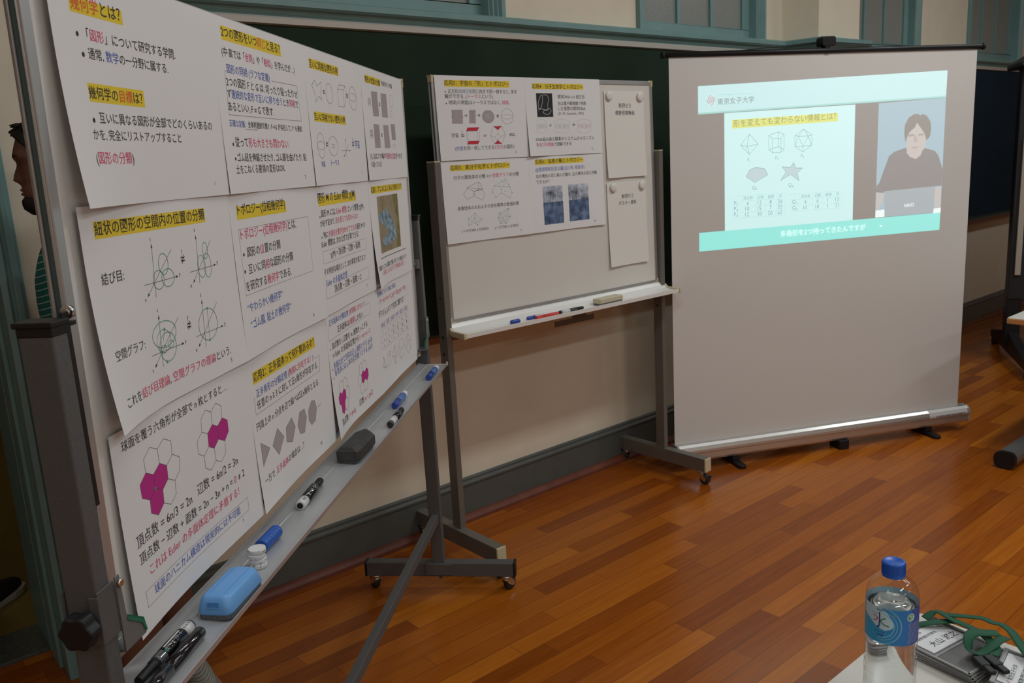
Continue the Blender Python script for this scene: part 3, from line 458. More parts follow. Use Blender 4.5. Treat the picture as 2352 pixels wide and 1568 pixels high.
  ('l',[(307.5,1166.6),(584.1,1164.2)],'u',1,0), ('l',[(307.1,1141.0),(583.6,1137.9)],'u',1,0), ('l',[(306.8,1115.3),(583.2,1111.5)],'u',1,0), ('l',[(306.5,1089.6),(582.7,1085.1)],'u',1,0), 
  ('l',[(307.8,1192.2),(306.5,1089.6)],'u',1,0), ('l',[(351.5,1191.9),(350.1,1088.9)],'u',1,0), ('l',[(425.7,1191.4),(424.2,1087.7)],'u',1,0), ('l',[(481.1,1191.1),(479.5,1086.8)],'u',1,0), 
  ('l',[(536.9,1190.7),(535.1,1085.9)],'u',1,0), ('l',[(584.6,1190.4),(582.7,1085.1)],'u',1,0), ('s','頂点数',362.7,1170.8,413.8,1170.4,'x',0), ('s','辺数',435.9,1170.2,470.2,1169.9,'x',0), ('s','面数',491.4,1169.7,525.9,1169.4,'x',0), 
  ('s','計',551.6,1169.2,569.0,1169.1,'x',0), ('s','P₁',314.8,1145.6,343.2,1145.3,'x',0), ('s','6',380.7,1144.8,395.0,1144.7,'x',0), ('s','12',438.3,1144.2,467.1,1143.9,'x',0), ('s','8',500.9,1143.5,515.4,1143.4,'x',0), 
  ('s','26',545.3,1143.1,574.5,1142.7,'x',0), ('s','P₂',314.5,1119.9,342.8,1119.5,'x',0), ('s','10',373.2,1119.1,401.8,1118.7,'x',0), ('s','15',437.9,1118.2,466.6,1117.8,'x',0), ('s','7',500.5,1117.4,515.0,1117.2,'x',0), 
  ('s','32',544.9,1116.8,574.0,1116.4,'x',0), ('s','P₃',314.1,1094.1,342.5,1093.7,'x',0), ('s','12',372.8,1093.2,401.4,1092.7,'x',0), ('s','30',437.5,1092.2,466.2,1091.7,'x',0), ('s','20',492.9,1091.3,521.8,1090.8,'x',0), 
  ('s','62',544.4,1090.5,573.5,1090.0,'x',0), ('l',[(610.9,1181.9),(892.3,1182.0)],'u',1,0), ('l',[(612.0,1154.8),(893.1,1154.5)],'u',1,0), ('l',[(613.0,1127.7),(893.9,1127.0)],'u',1,0), 
  ('l',[(614.1,1100.5),(894.7,1099.4)],'u',1,0), ('l',[(610.9,1181.9),(614.1,1100.5)],'u',1,0), ('l',[(658.1,1181.9),(661.2,1100.3)],'u',1,0), ('l',[(730.8,1181.9),(733.7,1100.0)],'u',1,0), 
  ('l',[(789.9,1181.9),(792.6,1099.8)],'u',1,0), ('l',[(849.5,1182.0),(852.0,1099.6)],'u',1,0), ('l',[(892.3,1182.0),(894.7,1099.4)],'u',1,0), ('s','頂点数',669.2,1159.6,721.2,1159.6,'x',0), ('s','辺数',743.6,1159.6,778.5,1159.6,'x',0), 
  ('s','面数',802.8,1159.6,838.0,1159.5,'x',0), ('s','計',862.7,1159.5,880.4,1159.5,'x',0), ('s','Q₁',622.0,1132.5,650.8,1132.5,'x',0), ('s','6',688.9,1132.4,703.4,1132.4,'x',0), ('s','6',754.7,1132.3,769.3,1132.2,'x',0), 
  ('s','1',813.9,1132.1,828.6,1132.1,'x',0), ('s','13',857.6,1132.0,887.2,1132.0,'x',0), ('s','Q₂',623.0,1105.3,651.8,1105.2,'x',0), ('s','10',682.7,1105.1,711.7,1105.0,'x',0), ('s','10',748.3,1104.9,777.6,1104.8,'x',0), 
  ('s','1',814.8,1104.7,829.5,1104.6,'x',0), ('s','21',858.4,1104.5,888.0,1104.4,'x',0), ('s','多角形を2つ持ってきたんですが',562.3,980.1,1031.3,979.5,'w',1), ('d',1120.1,994.3,9,'w'), 
  ('g',[(1102.5,1204.7),(1121.3,1253.8),(1152.6,1331.4),(1179.5,1350.5),(1248.3,1367.6),(1346.9,1362.8),(1415.4,1344.6),(1438.2,1319.7),(1465.8,1252.5),(1464.9,1171.2),(1428.9,1170.3),(1258.3,1162.6),(1135.5,1163.0),(1125.3,1155.9),(1085.5,1161.3),(1087.7,1193.7)],'A',1), 
  ('g',[(1247.3,1388.2),(1352.9,1383.1),(1343.9,1354.1),(1334.7,1328.0),(1307.4,1309.9),(1275.2,1319.2),(1253.1,1341.0)],'B',2), 
  ('g',[(1241.6,1435.2),(1253.8,1469.5),(1283.5,1503.1),(1318.2,1507.5),(1348.5,1465.4),(1358.7,1432.8),(1362.6,1400.3),(1354.2,1359.5),(1334.0,1339.8),(1306.1,1335.3),(1277.5,1344.4),(1253.1,1370.3)],'B',3), 
  ('g',[(1243.5,1394.2),(1234.6,1435.5),(1236.1,1476.1),(1255.3,1510.0),(1285.8,1526.1),(1310.2,1526.3),(1322.5,1517.7),(1334.7,1525.4),(1359.9,1514.5),(1381.1,1487.4),(1388.0,1452.0),(1382.9,1417.0),(1362.7,1397.4),(1354.2,1424.2),(1344.9,1439.3),(1320.3,1466.6),(1305.4,1484.7),(1292.5,1462.0),(1265.6,1442.8),(1252.6,1423.0)],'C',4), 
  ('g',[(1255.8,1428.7),(1290.6,1431.2),(1291.1,1422.4),(1256.3,1419.3)],'D',4), ('g',[(1315.2,1430.7),(1346.8,1430.4),(1347.3,1421.6),(1315.6,1421.9)],'D',4), 
  ('g',[(1279.7,1370.2),(1316.9,1370.7),(1315.3,1360.2),(1282.3,1360.7)],'E',4), ('g',[(1291.0,1424.2),(1302.9,1423.6),(1308.7,1394.1),(1290.4,1393.2)],'E',4), 
  ('g',[(1087.0,1158.2),(1128.8,1155.6),(1125.5,1117.1),(1104.2,1076.6),(1090.3,1074.5)],'B',2), ('g',[(1425.6,1164.5),(1461.6,1165.4),(1462.7,1061.9),(1431.4,1064.0)],'B',2), 
  ('g',[(1087.0,1071.8),(1139.2,1074.3),(1140.7,1038.1),(1086.9,1037.6)],'w',2), ('g',[(1420.9,1058.6),(1466.3,1061.7),(1466.3,1036.6),(1422.1,1035.9)],'w',2), 
  ('g',[(1132.0,1163.2),(1427.5,1170.4),(1423.4,1040.1),(1138.6,1038.2)],'L',3), ('s','VAIO',1248.3,1076.1,1306.4,1078.3,'w',0), 
],
}
# ------------------------------------------------------------------ the setting
WY = 2.851            # the wall with the windows
WIN = [(1.395, 2.42), (3.29, 4.325), (5.20, 6.22), (7.05, 8.08)]
m = MB().box(-4.0, 11.0, -6.0, 3.055, -.06, 0.0); struct(m.build('floor', floor_material()))
m = MB().box(-4.0, 11.0, -6.0, WY + .4, 3.6, 3.7); struct(m.build('ceiling', mat('ceiling_paint', (.72, .70, .66), .9)))
m = MB()
m.box(.455, 11.0, WY, WY + .4, 0, 2.122)
xs = [.455] + [x for w in WIN for x in w] + [11.0]
for i in range(0, len(xs), 2): m.box(xs[i], xs[i + 1], WY, WY + .4, 2.122, 3.6)
m.box(-.60, .455, WY, WY + .4, 2.12, 3.6); m.box(-4.0, -.60, WY, WY + .4, 0, 3.6)
struct(m.build('wall_back', beige))
# the pier that steps into the room
m = MB().prism([(4.535, WY), (4.577, 2.647), (5.03, 2.647), (5.03, WY)], 'z', 0, 3.6); struct(m.build('wall_pier', beige))
struct(MB().box(-4.15, -4.0, -6.0, WY + .4, 0, 3.6).build('wall_left', beige))
struct(MB().box(11.0, 11.15, -6.0, WY + .4, 0, 3.6).build('wall_right', beige))
struct(MB().box(-4.15, 11.15, -6.15, -6.0, 0, 3.6).build('wall_front', beige))
# sill moulding, following the pier
SILL = [(0, 2.121), (-.052, 2.121), (-.058, 2.116), (-.058, 2.096), (-.05, 2.089), (-.036, 2.087), (-.034, 2.078), (-.024, 2.070), (-.02, 2.066), (0, 2.066)]
def run(prof, path, name, mt, bevel=0):
    # profile (out, z) swept along a plan path with mitred corners; 'out' points to the room
    m = MB(); n = len(path); rows = []
    for i, p in enumerate(path):
        p = Vector(p); d0 = (p - Vector(path[i - 1])).normalized() if i else None; d1 = (Vector(path[i + 1]) - p).normalized() if i < n - 1 else None
        if d0 is None: d0 = d1
        if d1 is None: d1 = d0
        n0 = Vector((-d0.y, d0.x)); n1 = Vector((-d1.y, d1.x)); b = (n0 + n1); b = b / b.length; k = 1 / max(.3, b.dot(n0))
        rows.append([(p.x + b.x * k * o, p.y + b.y * k * o, z) for o, z in prof])
    K = len(prof); vs = [v for r in rows for v in r]
    m.add(vs, [(i * K + j, i * K + (j + 1) % K, (i + 1) * K + (j + 1) % K, (i + 1) * K + j) for i in range(n - 1) for j in range(K)])
    m.add(rows[0], [list(range(K))]); m.add(rows[-1], [list(range(K))[::-1]])
    return struct(m.build(name, mt))
PATH = [(.96, WY), (4.535, WY), (4.577, 2.647), (5.03, 2.647), (5.03, WY), (11, WY)]
run(SILL, PATH, 'trim_1', teal)
BASE = [(0, 0.0), (-.016, 0.0), (-.016, .158), (-.022, .162), (-.022, .170), (-.012, .178), (-.012, .188), (-.004, .194), (0, .194)]
PB = [(.51, WY)] + PATH[1:]
run(BASE, PB, 'baseboard_back', basegray)
QR = [(-.016, 0.0), (-.044, 0.0), (-.042, .014), (-.034, .026), (-.024, .032), (-.016, .033)]
run(QR, PB, 'trim_2', redwood)
# doorway: jamb lining with its stops, casing on the room side, stone threshold
m = MB()
m.box(.441, .455, WY - .02, WY + .4, 0, 2.12)
m.box(.429, .441, WY + .05, WY + .14, 0, 2.12); m.box(.434, .441, WY + .19, WY + .40, 0, 2.12)
m.prism([(.441, WY - .02), (.441, WY - .045), (.458, WY - .05), (.463, WY - .038), (.470, WY - .038), (.476, WY - .05), (.490, WY - .05), (.494, WY - .03), (.506, WY - .026), (.506, WY), (.455, WY), (.455, WY - .02)], 'z', .11, 2.2)
m.box(.436, .512, WY - .055, WY, 0, .115)
m.box(-.62, -.60, WY - .04, WY + .4, 0, 2.12); m.box(-.70, -.60, WY - .05, WY, 0, 2.2); m.box(-.60, .441, WY - .03, WY + .4, 2.10, 2.12); m.box(-.60, .441, WY - .05, WY, 2.12, 2.2)
struct(m.build('door_frame_1', teal, bevel=.002))
struct(MB().box(-.60, .441, 3.05, 3.262, -.06, .012).build('threshold_1', stone, bevel=.004))
# corridor behind the doorway
struct(MB().box(-3.0, 3.5, 3.255, 8.0, -.06, 0.0).build('floor_corridor', olive))
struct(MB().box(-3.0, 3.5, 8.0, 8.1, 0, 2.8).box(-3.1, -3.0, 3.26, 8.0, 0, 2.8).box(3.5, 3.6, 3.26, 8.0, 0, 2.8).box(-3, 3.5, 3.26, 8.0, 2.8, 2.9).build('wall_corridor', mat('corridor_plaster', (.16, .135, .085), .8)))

# windows: casing, sash, three frosted panes
def window(i, x0, x1):
    t = bpy.data.objects.new('window_%d' % i, None); COL.objects.link(t); t.location = (x0, WY, 2.122); t['kind'] = 'structure'
    w = x1 - x0; H = 1.4
    m = MB()
    for a, b in ((0, .028), (w - .075, w)):
        m.box(a, b, -.02, .10, -.001, H)
    for a in (w - .062, w - .036, w - .012): m.prism([(a - .008, -.02), (a, -.034), (a + .008, -.02)], 'z', 0, H)
    m.box(-.012, .016, -.026, 0, 0, H); m.box(w - .012, w + .014, -.026, 0, 0, H)
    m.build('casing', teal, t, bevel=.002)
    m = MB()
    x0_, x1_ = .028, w - .075
    m.box(x0_, x1_, .028, .06, 0, .055); m.box(x0_, x0_ + .045, .028, .06, .055, H); m.box(x1_ - .06, x1_, .028, .06, .055, H)
    a, b = x0_ + .045, x1_ - .06
    for k in (1, 2):
        c = a + (b - a) * k / 3; m.box(c - .012, c + .012, .0275, .06, .055, H)
    m.build('sash', teal, t, bevel=.002)
    for k in range(3):
        p, q = a + (b - a) * k / 3, a + (b - a) * (k + 1) / 3
        MB().box(p, q, .042, .048, .05, H).build('pane', glassy, t)
    MB().box(x0_, x1_, .10, .11, 0, H).build('blind_panel', mat('blind_panel', (.10, .095, .085), .8), t)
for i, (a, b) in enumerate(WIN): window(i + 1, a, b)

# chalkboards
def chalkboard(x0, x1, mt, name, label, zb):
    t = thing(name, label, 'chalkboard', (x0, WY, 0)); w = x1 - x0
    MB().box(0, w, -.022, 0, zb, 2.04).build('writing_panel', mt, t)
    MB().prism([(-.022, 2.036), (-.034, 2.040), (-.036, 2.058), (-.028, 2.065), (0, 2.065), (0, 2.036)], 'x', 0, w).build('top_rail', white_al, t)
    MB().prism([(0, zb - .022), (-.045, zb - .022), (-.085, zb - .016), (-.085, zb - .004), (-.075, zb - .006), (-.04, zb + .002), (0, zb + .004)], 'x', 0, w).build('chalk_tray', darktray, t)
    MB().box(0, w, -.05, 0, zb - .050, zb - .022).build('bottom_rail', brownwood, t, bevel=.003)
chalkboard(.965, 4.52, chalk, 'chalkboard', 'long dark green chalkboard on the wall behind the whiteboards', .872)
chalkboard(5.06, 10.5, navy, 'chalkboard', 'dark navy chalkboard on the far wall right of the projection screen', .90)

# ------------------------------------------------------------------ rolling whiteboards
def caster(par, x, y, h, rz, name='caster'):
    # swivel caster hanging from height h, wheel on the floor
    T = Matrix.Translation((x, y, 0)) @ Matrix.Rotation(rz, 4, 'Z')
    m = MB(); r = .025
    def tv(p): return T @ Vector(p)
    m.cyl(tv((0, 0, h)), tv((0, 0, h - .010)), .019); m.cyl(tv((0, 0, h - .010)), tv((0, 0, h - .016)), .015)
    for s in (-1, 1):
        m.prism([(-.016, h - .014), (.012, h - .014), (.030, r + .004), (.026, r - .008), (.016, r - .008), (-.006, h - .03)], 'y', s * .0145 - .001, s * .0145 + .001, T=T)
    m.box(-.016, .014, -.0145, .0145, h - .017, h - .014, T=T)
    c = m.build(name, chrome, par)
    w = MB(); w.lathe([(.007, -.0115), (r - .003, -.0115), (r, -.008), (r, .008), (r - .003, .0115), (.007, .0115)], tv((.018, 0, r)), T.to_3x3() @ Vector((0, 1, 0)), n=24)
    w.build('wheel', rubber, c)
    l = MB().box(.03, .052, -.008, .008, .040, .045, T=T).build('brake_pedal', blackpl, c)
    return c

def board_core(t, W, H, z0, tilt, surf, corner):
    # panel and aluminium frame in the plane y = 0 (front faces -y), tilted about its bottom edge
    T = Matrix.Translation((0, 0, z0)) @ Matrix.Rotation(tilt, 4, 'X')
    MB().box(.010, W - .010, .003, .018, .010, H - .010, T=T).build('writing_panel', surf, t)
    m = MB(); fw = .017
    m.box(0, W, 0, .006, 0, fw, T=T); m.box(0, W, 0, .006, H - fw, H, T=T)
    m.box(0, fw, 0, .006, fw, H - fw, T=T); m.box(W - fw, W, 0, .006, fw, H - fw, T=T)
    for a, b in ((0, .003), (W - .003, W)):
        m.box(a, b, .016, .022, 0, H, T=T)
    m.box(0, W, .006, .022, 0, .004, T=T); m.box(0, W, .006, .022, H - .004, H, T=T)
    m.build('frame', alu, t, bevel=.0012)
    for a, b in ((.003, .008), (W - .008, W - .003)): MB().box(a, b, .006, .018, .004, H - .004, T=T).build('frame_groove', alu_dk, t)
    for cx in (0, 1):
        for cz in (0, 1):
            q = MB(); s = .026
            x0 = -.0015 if cx == 0 else W + .0015 - s; zz = -.0015 if cz == 0 else H + .0015 - s
            o = [(x0, zz), (x0 + s, zz), (x0 + s, zz + s), (x0, zz + s)]
            L = .009
            xa = x0 if cx == 0 else x0 + s - L; za = zz if cz == 0 else zz + s - L
            q.box(xa, xa + L, -.0015, .0235, zz, zz + s, T=T); q.box(x0, x0 + s, -.0015, .0235, za, za + L, T=T)
            q.build('corner_cap', corner, t, bevel=.0015)
    return T

# the near board
LO = Vector((0.2455, 1.1652, 0.0)); LA = 0.73924; LZ = .9034; LT = .0132
near = thing('whiteboard', 'large whiteboard on a grey rolling stand, covered in twelve posters, nearest the camera', 'whiteboard', LO, LA)
NT = board_core(near, 1.81, .91, LZ, LT, white_enamel, beigecap)
for (a, b) in ((-.055, -.025), (1.835, 1.865)):
    MB().prism(rrect(a, b, -.02, .025, .003, 3), 'z', .115, 1.372).build('post', greypaint, near)
    MB().box(a - .004, b + .002, -.024, .029, 1.372, 1.379).box(a - .001, b + .001, -.021, .026, 1.360, 1.373).build('post_cap', blackpl, near, bevel=.0015)
    f = MB().prism([(-.275, .062), (.275, .062), (.275, .115), (-.275, .115)], 'x', a - .004, b + .006).build('foot', greypaint, near, bevel=.003)
    for s in (-1, 1):
        MB().box(a - .005, b + .007, s * .278 - .004, s * .278 + .004, .061, .116).build('end_cap', blackpl, f, bevel=.0015)
    MB().box(a - .010, a - .004, -.05, .05, .07, .112).cyl((a + .015, 0, .062), (a + .015, 0, .048), .006).build('foot_plate', greypaint, f, bevel=.001)
    for s in (-1, 1):
        caster(near, (a + b) / 2, s * .245, .062, .7 if s > 0 else -.5)
MB().box(-.03, 1.842, -.012, .012, .272, .305).build('crossbar', greypaint, near, bevel=.002)
# hinge bracket beside the near post, screw clamp with the knob, and the toothed holder under each lower corner
MB().box(-.026, -.012, -.016, -.013, 1.13, 1.385).box(-.026, .0, -.016, .016, 1.366, 1.372).build('hinge_bracket', blackpl, near, bevel=.001)
MB().cyl((-.012, -.013, 1.383), (-.005, -.013, 1.383), .0085).cyl((-.014, -.013, 1.383), (-.012, -.013, 1.383), .004).build('hinge_screw', chrome, near)
MB().box(1.815, 1.835, -.016, .016, 1.2, 1.23).cyl((1.80, -.0, 1.215), (1.835, 0, 1.215), .008).build('hinge_bracket', steel, near, bevel=.001)
def clamp(x0, x1, sx):
    m = MB()
    zb, zt = .955, 1.022
    m.box(x0 - .003, x1 + .003, -.0235, -.0205, zb, zt + .006); m.box(x0 - .003, x1 + .003, .0255, .0285, zb, zt + .006)
    m.box(x0 - .004, x0 - .0005, -.0235, -.010, zb, zt); m.box(x1 + .0005, x1 + .004, -.0235, .0285, zb, zt)
    c = m.build('clamp_sleeve', greypaint, near, bevel=.001)
    h = MB()
    X = (lambda u: u) if sx > 0 else (lambda u: 1.81 - u)
    pts = [(-.022, .128), (-.012, .128), (-.009, .062), (.022, .040), (.028, .020), (-.022, .020)]
    h.prism([(X(u), z + LZ) for u, z in pts], 'y', -.026, -.0235)
    h.prism([(X(u), z + LZ) for u, z in [(-.022, .020), (.026, .020), (.026, .024), (-.022, .024)]], 'y', -.0235, .024)
    hk = h.build('corner_holder', steel, c, bevel=.0008)
    g = MB(); n = 9
    top = []
    for i in range(n):
        s = i / (n - 1); u = -.010 + s * .032; z = .064 - s * .022
        top += [(X(u), z + LZ), (X(u + .002), z + .0035 + LZ)]
    g.prism(top + [(X(.0285), .024 + LZ), (X(.0255), .024 + LZ), (X(.0195), .0395 + LZ), (X(-.010), .0605 + LZ)], 'y', -.0275, -.0235)
    g.build('toothed_pad', greenrub, c)
    MB().lathe([(.004, 0), (.006, .003), (.0045, .005)], (X(-.016), -.026, LZ + .118), (0, -1, 0), n=14).build('clamp_screw', chrome, c)
    return c
clamp(-.055, -.025, 1); clamp(1.835, 1.865, -1)
kn = MB()
pr = []
for k in range(48):
    a = 2 * PI * k / 48; r = .0225 + .0018 * math.cos(6 * a); pr.append((-.004 + r * math.cos(a), .985 + r * math.sin(a)))
kn.prism(pr, 'x', -.086, -.064, smooth=False); kn.cyl((-.064, -.004, .985), (-.055, -.004, .985), .015)
kn.build('clamp_knob', blackpl, near, bevel=.003, seg=3)
# tray hung below the board
TP = [(.0155, .8690), (.0135, .8702), (.0110, .8690), (-.012, .8640), (-.0135, .8652), (-.0165, .8652), (-.018, .8632), (-.082, .8595), (-.0845, .868), (-.0865, .868), (-.0845, .8575), (-.018, .8600), (.012, .8665)]
MB().prism(TP, 'x', -.02, 1.832).build('pen_tray', trayal, near)
MB().box(1.829, 1.834, -.084, -.014, .8610, .8645).box(1.826, 1.836, -.0885, -.0835, .859, .8715).build('tray_end', white_al, near, bevel=.001)
TZ = .8600      # tray surface at y = -.06

# the second board, in front of the chalkboard
MO = Vector((1.8507, 2.5639, 0)); MZ = .9444; MT = -.0163
mid = thing('whiteboard', 'smaller whiteboard on a rolling stand in front of the green chalkboard, with six sheets', 'whiteboard', MO, 0)
MTR = board_core(mid, 1.21, .91, MZ, MT, white_enamel2, beigecap)
for (a, b, fa, fb) in ((-.036, -.010, -.052, -.010), (1.212, 1.238, 1.210, 1.252)):
    p = MB().prism(rrect(a, b, -.018, .033, .002, 2), 'z', .128, 1.548).build('post', greypaint2, mid)
    MB().box(a, b, -.018, .033, 1.548, 1.553).build('post_cap', beigecap, p, bevel=.001)
    for z in (.835, .90, 1.05): MB().cyl((a - .0006, .008, z), (a + .0002, .008, z), .0065 if z < 1 else .004, n=16).build('bolt_hole', blackpl, p)
    f = MB().box(fa, fb, -.255, .285, .066, .130).build('foot', greypaint2, mid, bevel=.002)
    for y in (-.2585, .2885): MB().box(fa - .0005, fb + .0005, y - .004, y + .004, .0655, .1305).build('end_cap', beigecap, f, bevel=.002)
    for s, rz in ((-1, -1.4), (1, 1.2)): caster(mid, (fa + fb) / 2, .012 + s * .235, .066, rz)
MTP = [(.0, .948), (-.008, .946), (-.016, .934), (-.030, .922), (-.050, .917), (-.094, .914), (-.098, .921), (-.104, .921), (-.104, .905), (-.096, .905), (-.05, .909), (-.02, .914), (0, .926)]
MB().prism(MTP, 'x', -.008, 1.232).build('pen_tray', traywh, mid)
for x in (-.022, 1.232): MB().prism([(-.004, .948), (-.03, .926), (-.108, .924), (-.108, .902), (-.03, .905), (0, .922)], 'x', x, x + .014).build('tray_end', beigecap, mid, bevel=.002)
MB().box(.535, .77, -.004, .0, .845, .868).box(.64, .72, -.004, .0, .868, .93).build('tray_bracket', mat('tray_bracket', (.12, .10, .08), .5), mid)
# ------------------------------------------------------------------ printed sheets
INK = {'k': ('ink_black', (.035, .033, .04)), 'n': ('ink_grey', (.10, .10, .105)), 'y': ('highlight_yellow', (.82, .62, .035)), 'p': ('ink_pink', (.72, .07, .17)),
       'o': ('ink_orange', (.78, .14, .05)), 'b': ('ink_blue', (.08, .14, .50)), 'g': ('ink_green', (.09, .33, .17)), 'G': ('ink_pale_green', (.35, .50, .36)),
       'm': ('ink_magenta', (.52, .025, .26)), 'q': ('fill_grey', (.42, .37, .38)), 'v': ('ink_violet', (.40, .17, .33)), 'R': ('ink_red', (.60, .03, .06)),
       'K': ('photo_black', (.018, .018, .02)), 'w': ('photo_white', (.62, .62, .62)), 'P': ('ink_pale_red', (.62, .22, .25))}
def photo_material(name, cols, scale):
    m = bpy.data.materials.new(name); m.use_nodes = True; nt = m.node_tree; b = nt.nodes['Principled BSDF']; b.inputs['Roughness'].default_value = .7
    tc = nt.nodes.new('ShaderNodeTexCoord'); n = nt.nodes.new('ShaderNodeTexNoise'); n.inputs['Scale'].default_value = scale; n.inputs['Detail'].default_value = 7
    nt.links.new(tc.outputs['Object'], n.inputs['Vector']); r = nt.nodes.new('ShaderNodeValToRGB'); e = r.color_ramp.elements
    e[0].position = .3; e[0].color = cols[0] + (1,); e[1].position = .7; e[1].color = cols[-1] + (1,)
    for i, c in enumerate(cols[1:-1]): q = e.new(.3 + .4 * (i + 1) / (len(cols) - 1)); q.color = c + (1,)
    nt.links.new(n.outputs['Fac'], r.inputs[0]); nt.links.new(r.outputs[0], b.inputs['Base Color']); return m
PHOTO = {'F': photo_material('photo_tan', [(.20, .16, .09), (.30, .24, .14), (.34, .28, .18), (.24, .25, .22)], 14),
         'F2': photo_material('photo_blue_figures', [(.06, .10, .13), (.22, .33, .40), (.42, .52, .58)], 60),
         'F3': photo_material('photo_olive', [(.10, .10, .04), (.30, .26, .06)], 30),
         'T1': photo_material('photo_sky_trees', [(.05, .06, .09), (.40, .45, .54), (.66, .70, .77)], 30),
         'T2': photo_material('photo_lawn', [(.03, .05, .12), (.08, .13, .25), (.20, .29, .42)], 28),
         'T3': photo_material('photo_trunks', [(.015, .02, .03), (.06, .07, .10)], 80)}

class Sheet:
    # layered flat shapes on a paper, all bent by the same curl; coordinates in millimetres from the lower left corner
    def __init__(self, W, H, curl, nx=34, ny=24, base=paper):
        self.mb = MB(); self.mats = [base]; self.ix = {}; self.curl = curl; self.W, self.H = W, H
        vs = []; fs = []
        for j in range(ny + 1):
            for i in range(nx + 1): vs.append(self.pt(W * i / nx, H * j / ny, 0))
        for j in range(ny):
            for i in range(nx):
                a = j * (nx + 1) + i; fs.append((a, a + 1, a + nx + 2, a + nx + 1))
        self.mb.add(vs, fs, 0, True)
    def pt(self, x, y, layer):
        return (x / 1000, -self.curl(x / self.W, y / self.H) - layer * .00008, y / 1000)
    def mi(self, key, m=None):
        if key not in self.ix:
            self.ix[key] = len(self.mats); self.mats.append(m or PHOTO.get(key) or mat(*INK[key], .8))
        return self.ix[key]
    def rect(self, x0, y0, x1, y1, key, layer=1, step=9):
        nx = max(1, round((x1 - x0) / step)); ny = max(1, round((y1 - y0) / step))
        vs = [self.pt(x0 + (x1 - x0) * i / nx, y0 + (y1 - y0) * j / ny, layer) for j in range(ny + 1) for i in range(nx + 1)]
        fs = [(j * (nx + 1) + i, j * (nx + 1) + i + 1, (j + 1) * (nx + 1) + i + 1, (j + 1) * (nx + 1) + i) for j in range(ny) for i in range(nx)]
        self.mb.add(vs, fs, self.mi(key))
    def poly(self, pts, key, layer=2):
        bm = bmesh.new(); vv = [bm.verts.new((p[0], p[1], 0)) for p in pts]
        try: f = bm.faces.new(vv)
        except ValueError: bm.free(); return
        r = bmesh.ops.triangulate(bm, faces=[f]); bm.verts.index_update()
        self.mb.add([self.pt(v.co.x, v.co.y, layer) for v in bm.verts], [[v.index for v in f.verts] for f in bm.faces], self.mi(key)); bm.free()
    def line(self, pts, key, w, closed=False, layer=3):
        if closed: pts = list(pts) + [pts[0]]
        for (x0, y0), (x1, y1) in zip(pts, pts[1:]):
            L = math.hypot(x1 - x0, y1 - y0)
            if L < 1e-6: continue
            n = max(1, round(L / 12)); ex, ey = (x1 - x0) / L * w / 2, (y1 - y0) / L * w / 2
            vs = []
            for i in range(n + 1):
                e = -1 if i == 0 else (1 if i == n else 0)
                px, py = x0 + (x1 - x0) * i / n + e * ex, y0 + (y1 - y0) * i / n + e * ey
                vs += [self.pt(px - ey, py + ex, layer), self.pt(px + ey, py - ex, layer)]
            self.mb.add(vs, [(2 * i, 2 * i + 1, 2 * i + 3, 2 * i + 2) for i in range(n)], self.mi(key))
    def text(self, s, x0, y, x1, key, bold, layer=4):
        vs, fs, ms = glyphs(s, self.mi(key), {c: self.mi(c) for c in 'pobk'}, .006 if bold else .001)
        if not vs: return
        a, b = min(v[0] for v in vs), max(v[0] for v in vs); c = min(v[1] for v in vs)
        k = (x1 - x0) / max(b - a, .52)
        o = len(self.mb.v)
        self.mb.v += [self.pt(x0 + (v[0] - a) * k, y + (v[1] - c) * k, layer) for v in vs]
        for f, mm in zip(fs, ms): self.mb.f.append([o + i for i in f]); self.mb.m.append(mm); self.mb.s.append(False)
    def draw(self, items):
        for it in items:
            t = it[0]
            if t == 'r':
                _, x0, y0, x1, y1, c = it
                if c == 'F':
                    self.rect(x0, y0, x1, y1, 'F'); w, h = x1 - x0, y1 - y0
                    self.poly([(x0 + w * .72, y1), (x1, y1), (x1, y0), (x0 + w * .8, y0), (x0 + w * .88, y0 + h * .5)], 'F3', 2)
                    for cx, cy, rx, ry in ((.3, .62, .24, .13), (.5, .5, .2, .12), (.62, .3, .2, .14), (.35, .2, .22, .1)):
                        self.poly([(x0 + w * (cx + rx * math.cos(a * PI / 8) * (1 + .25 * math.sin(3 * a))), y0 + h * (cy + ry * math.sin(a * PI / 8) * (1 + .2 * math.cos(2 * a)))) for a in range(16)], 'F2', 3)
                elif c == 'T':
                    h = y1 - y0; w = x1 - x0
                    self.rect(x0, y0, x1, y0 + h * .58, 'T2'); self.rect(x0, y0 + h * .58, x1, y1, 'T1')
                    rr = random.Random(int(x0))
                    for k in range(9):
                        x = x0 + w * (k + .5 + rr.uniform(-.3, .3)) / 9; tw = rr.uniform(.5, 1.8); bt = y0 + h * rr.uniform(.50, .6)
                        self.poly([(x - tw, bt), (x + tw, bt), (x + tw * .5, bt + h * rr.uniform(.12, .36)), (x - tw * .5, bt + h * rr.uniform(.12, .36))], 'T3', 2)
                    if x0 < 60: self.poly([(x0, y0 + h * .55), (x0 + w * .2, y0 + h * .56), (x0 + w * .17, y1), (x0, y1)], 'T3', 2)
                else: self.rect(x0, y0, x1, y1, c)
            elif t == 'g': self.poly(it[1], it[2])
            elif t == 'l': self.line(it[1], it[2], it[3], it[4])
            elif t == 'e': self.line([(it[1] + it[3] * math.cos(2 * PI * k / 28), it[2] + it[4] * math.sin(2 * PI * k / 28)) for k in range(28)], it[5], it[6], True)
            elif t == 'd': self.poly([(it[1] + it[3] * math.cos(2 * PI * k / 16), it[2] + it[3] * math.sin(2 * PI * k / 16)) for k in range(16)], it[4], 3)
            elif t == 't': self.text(*it[1:])
    def build(self, name, M):
        o = self.mb.build(name, self.mats, fix=False)
        o.matrix_world = M
        return o

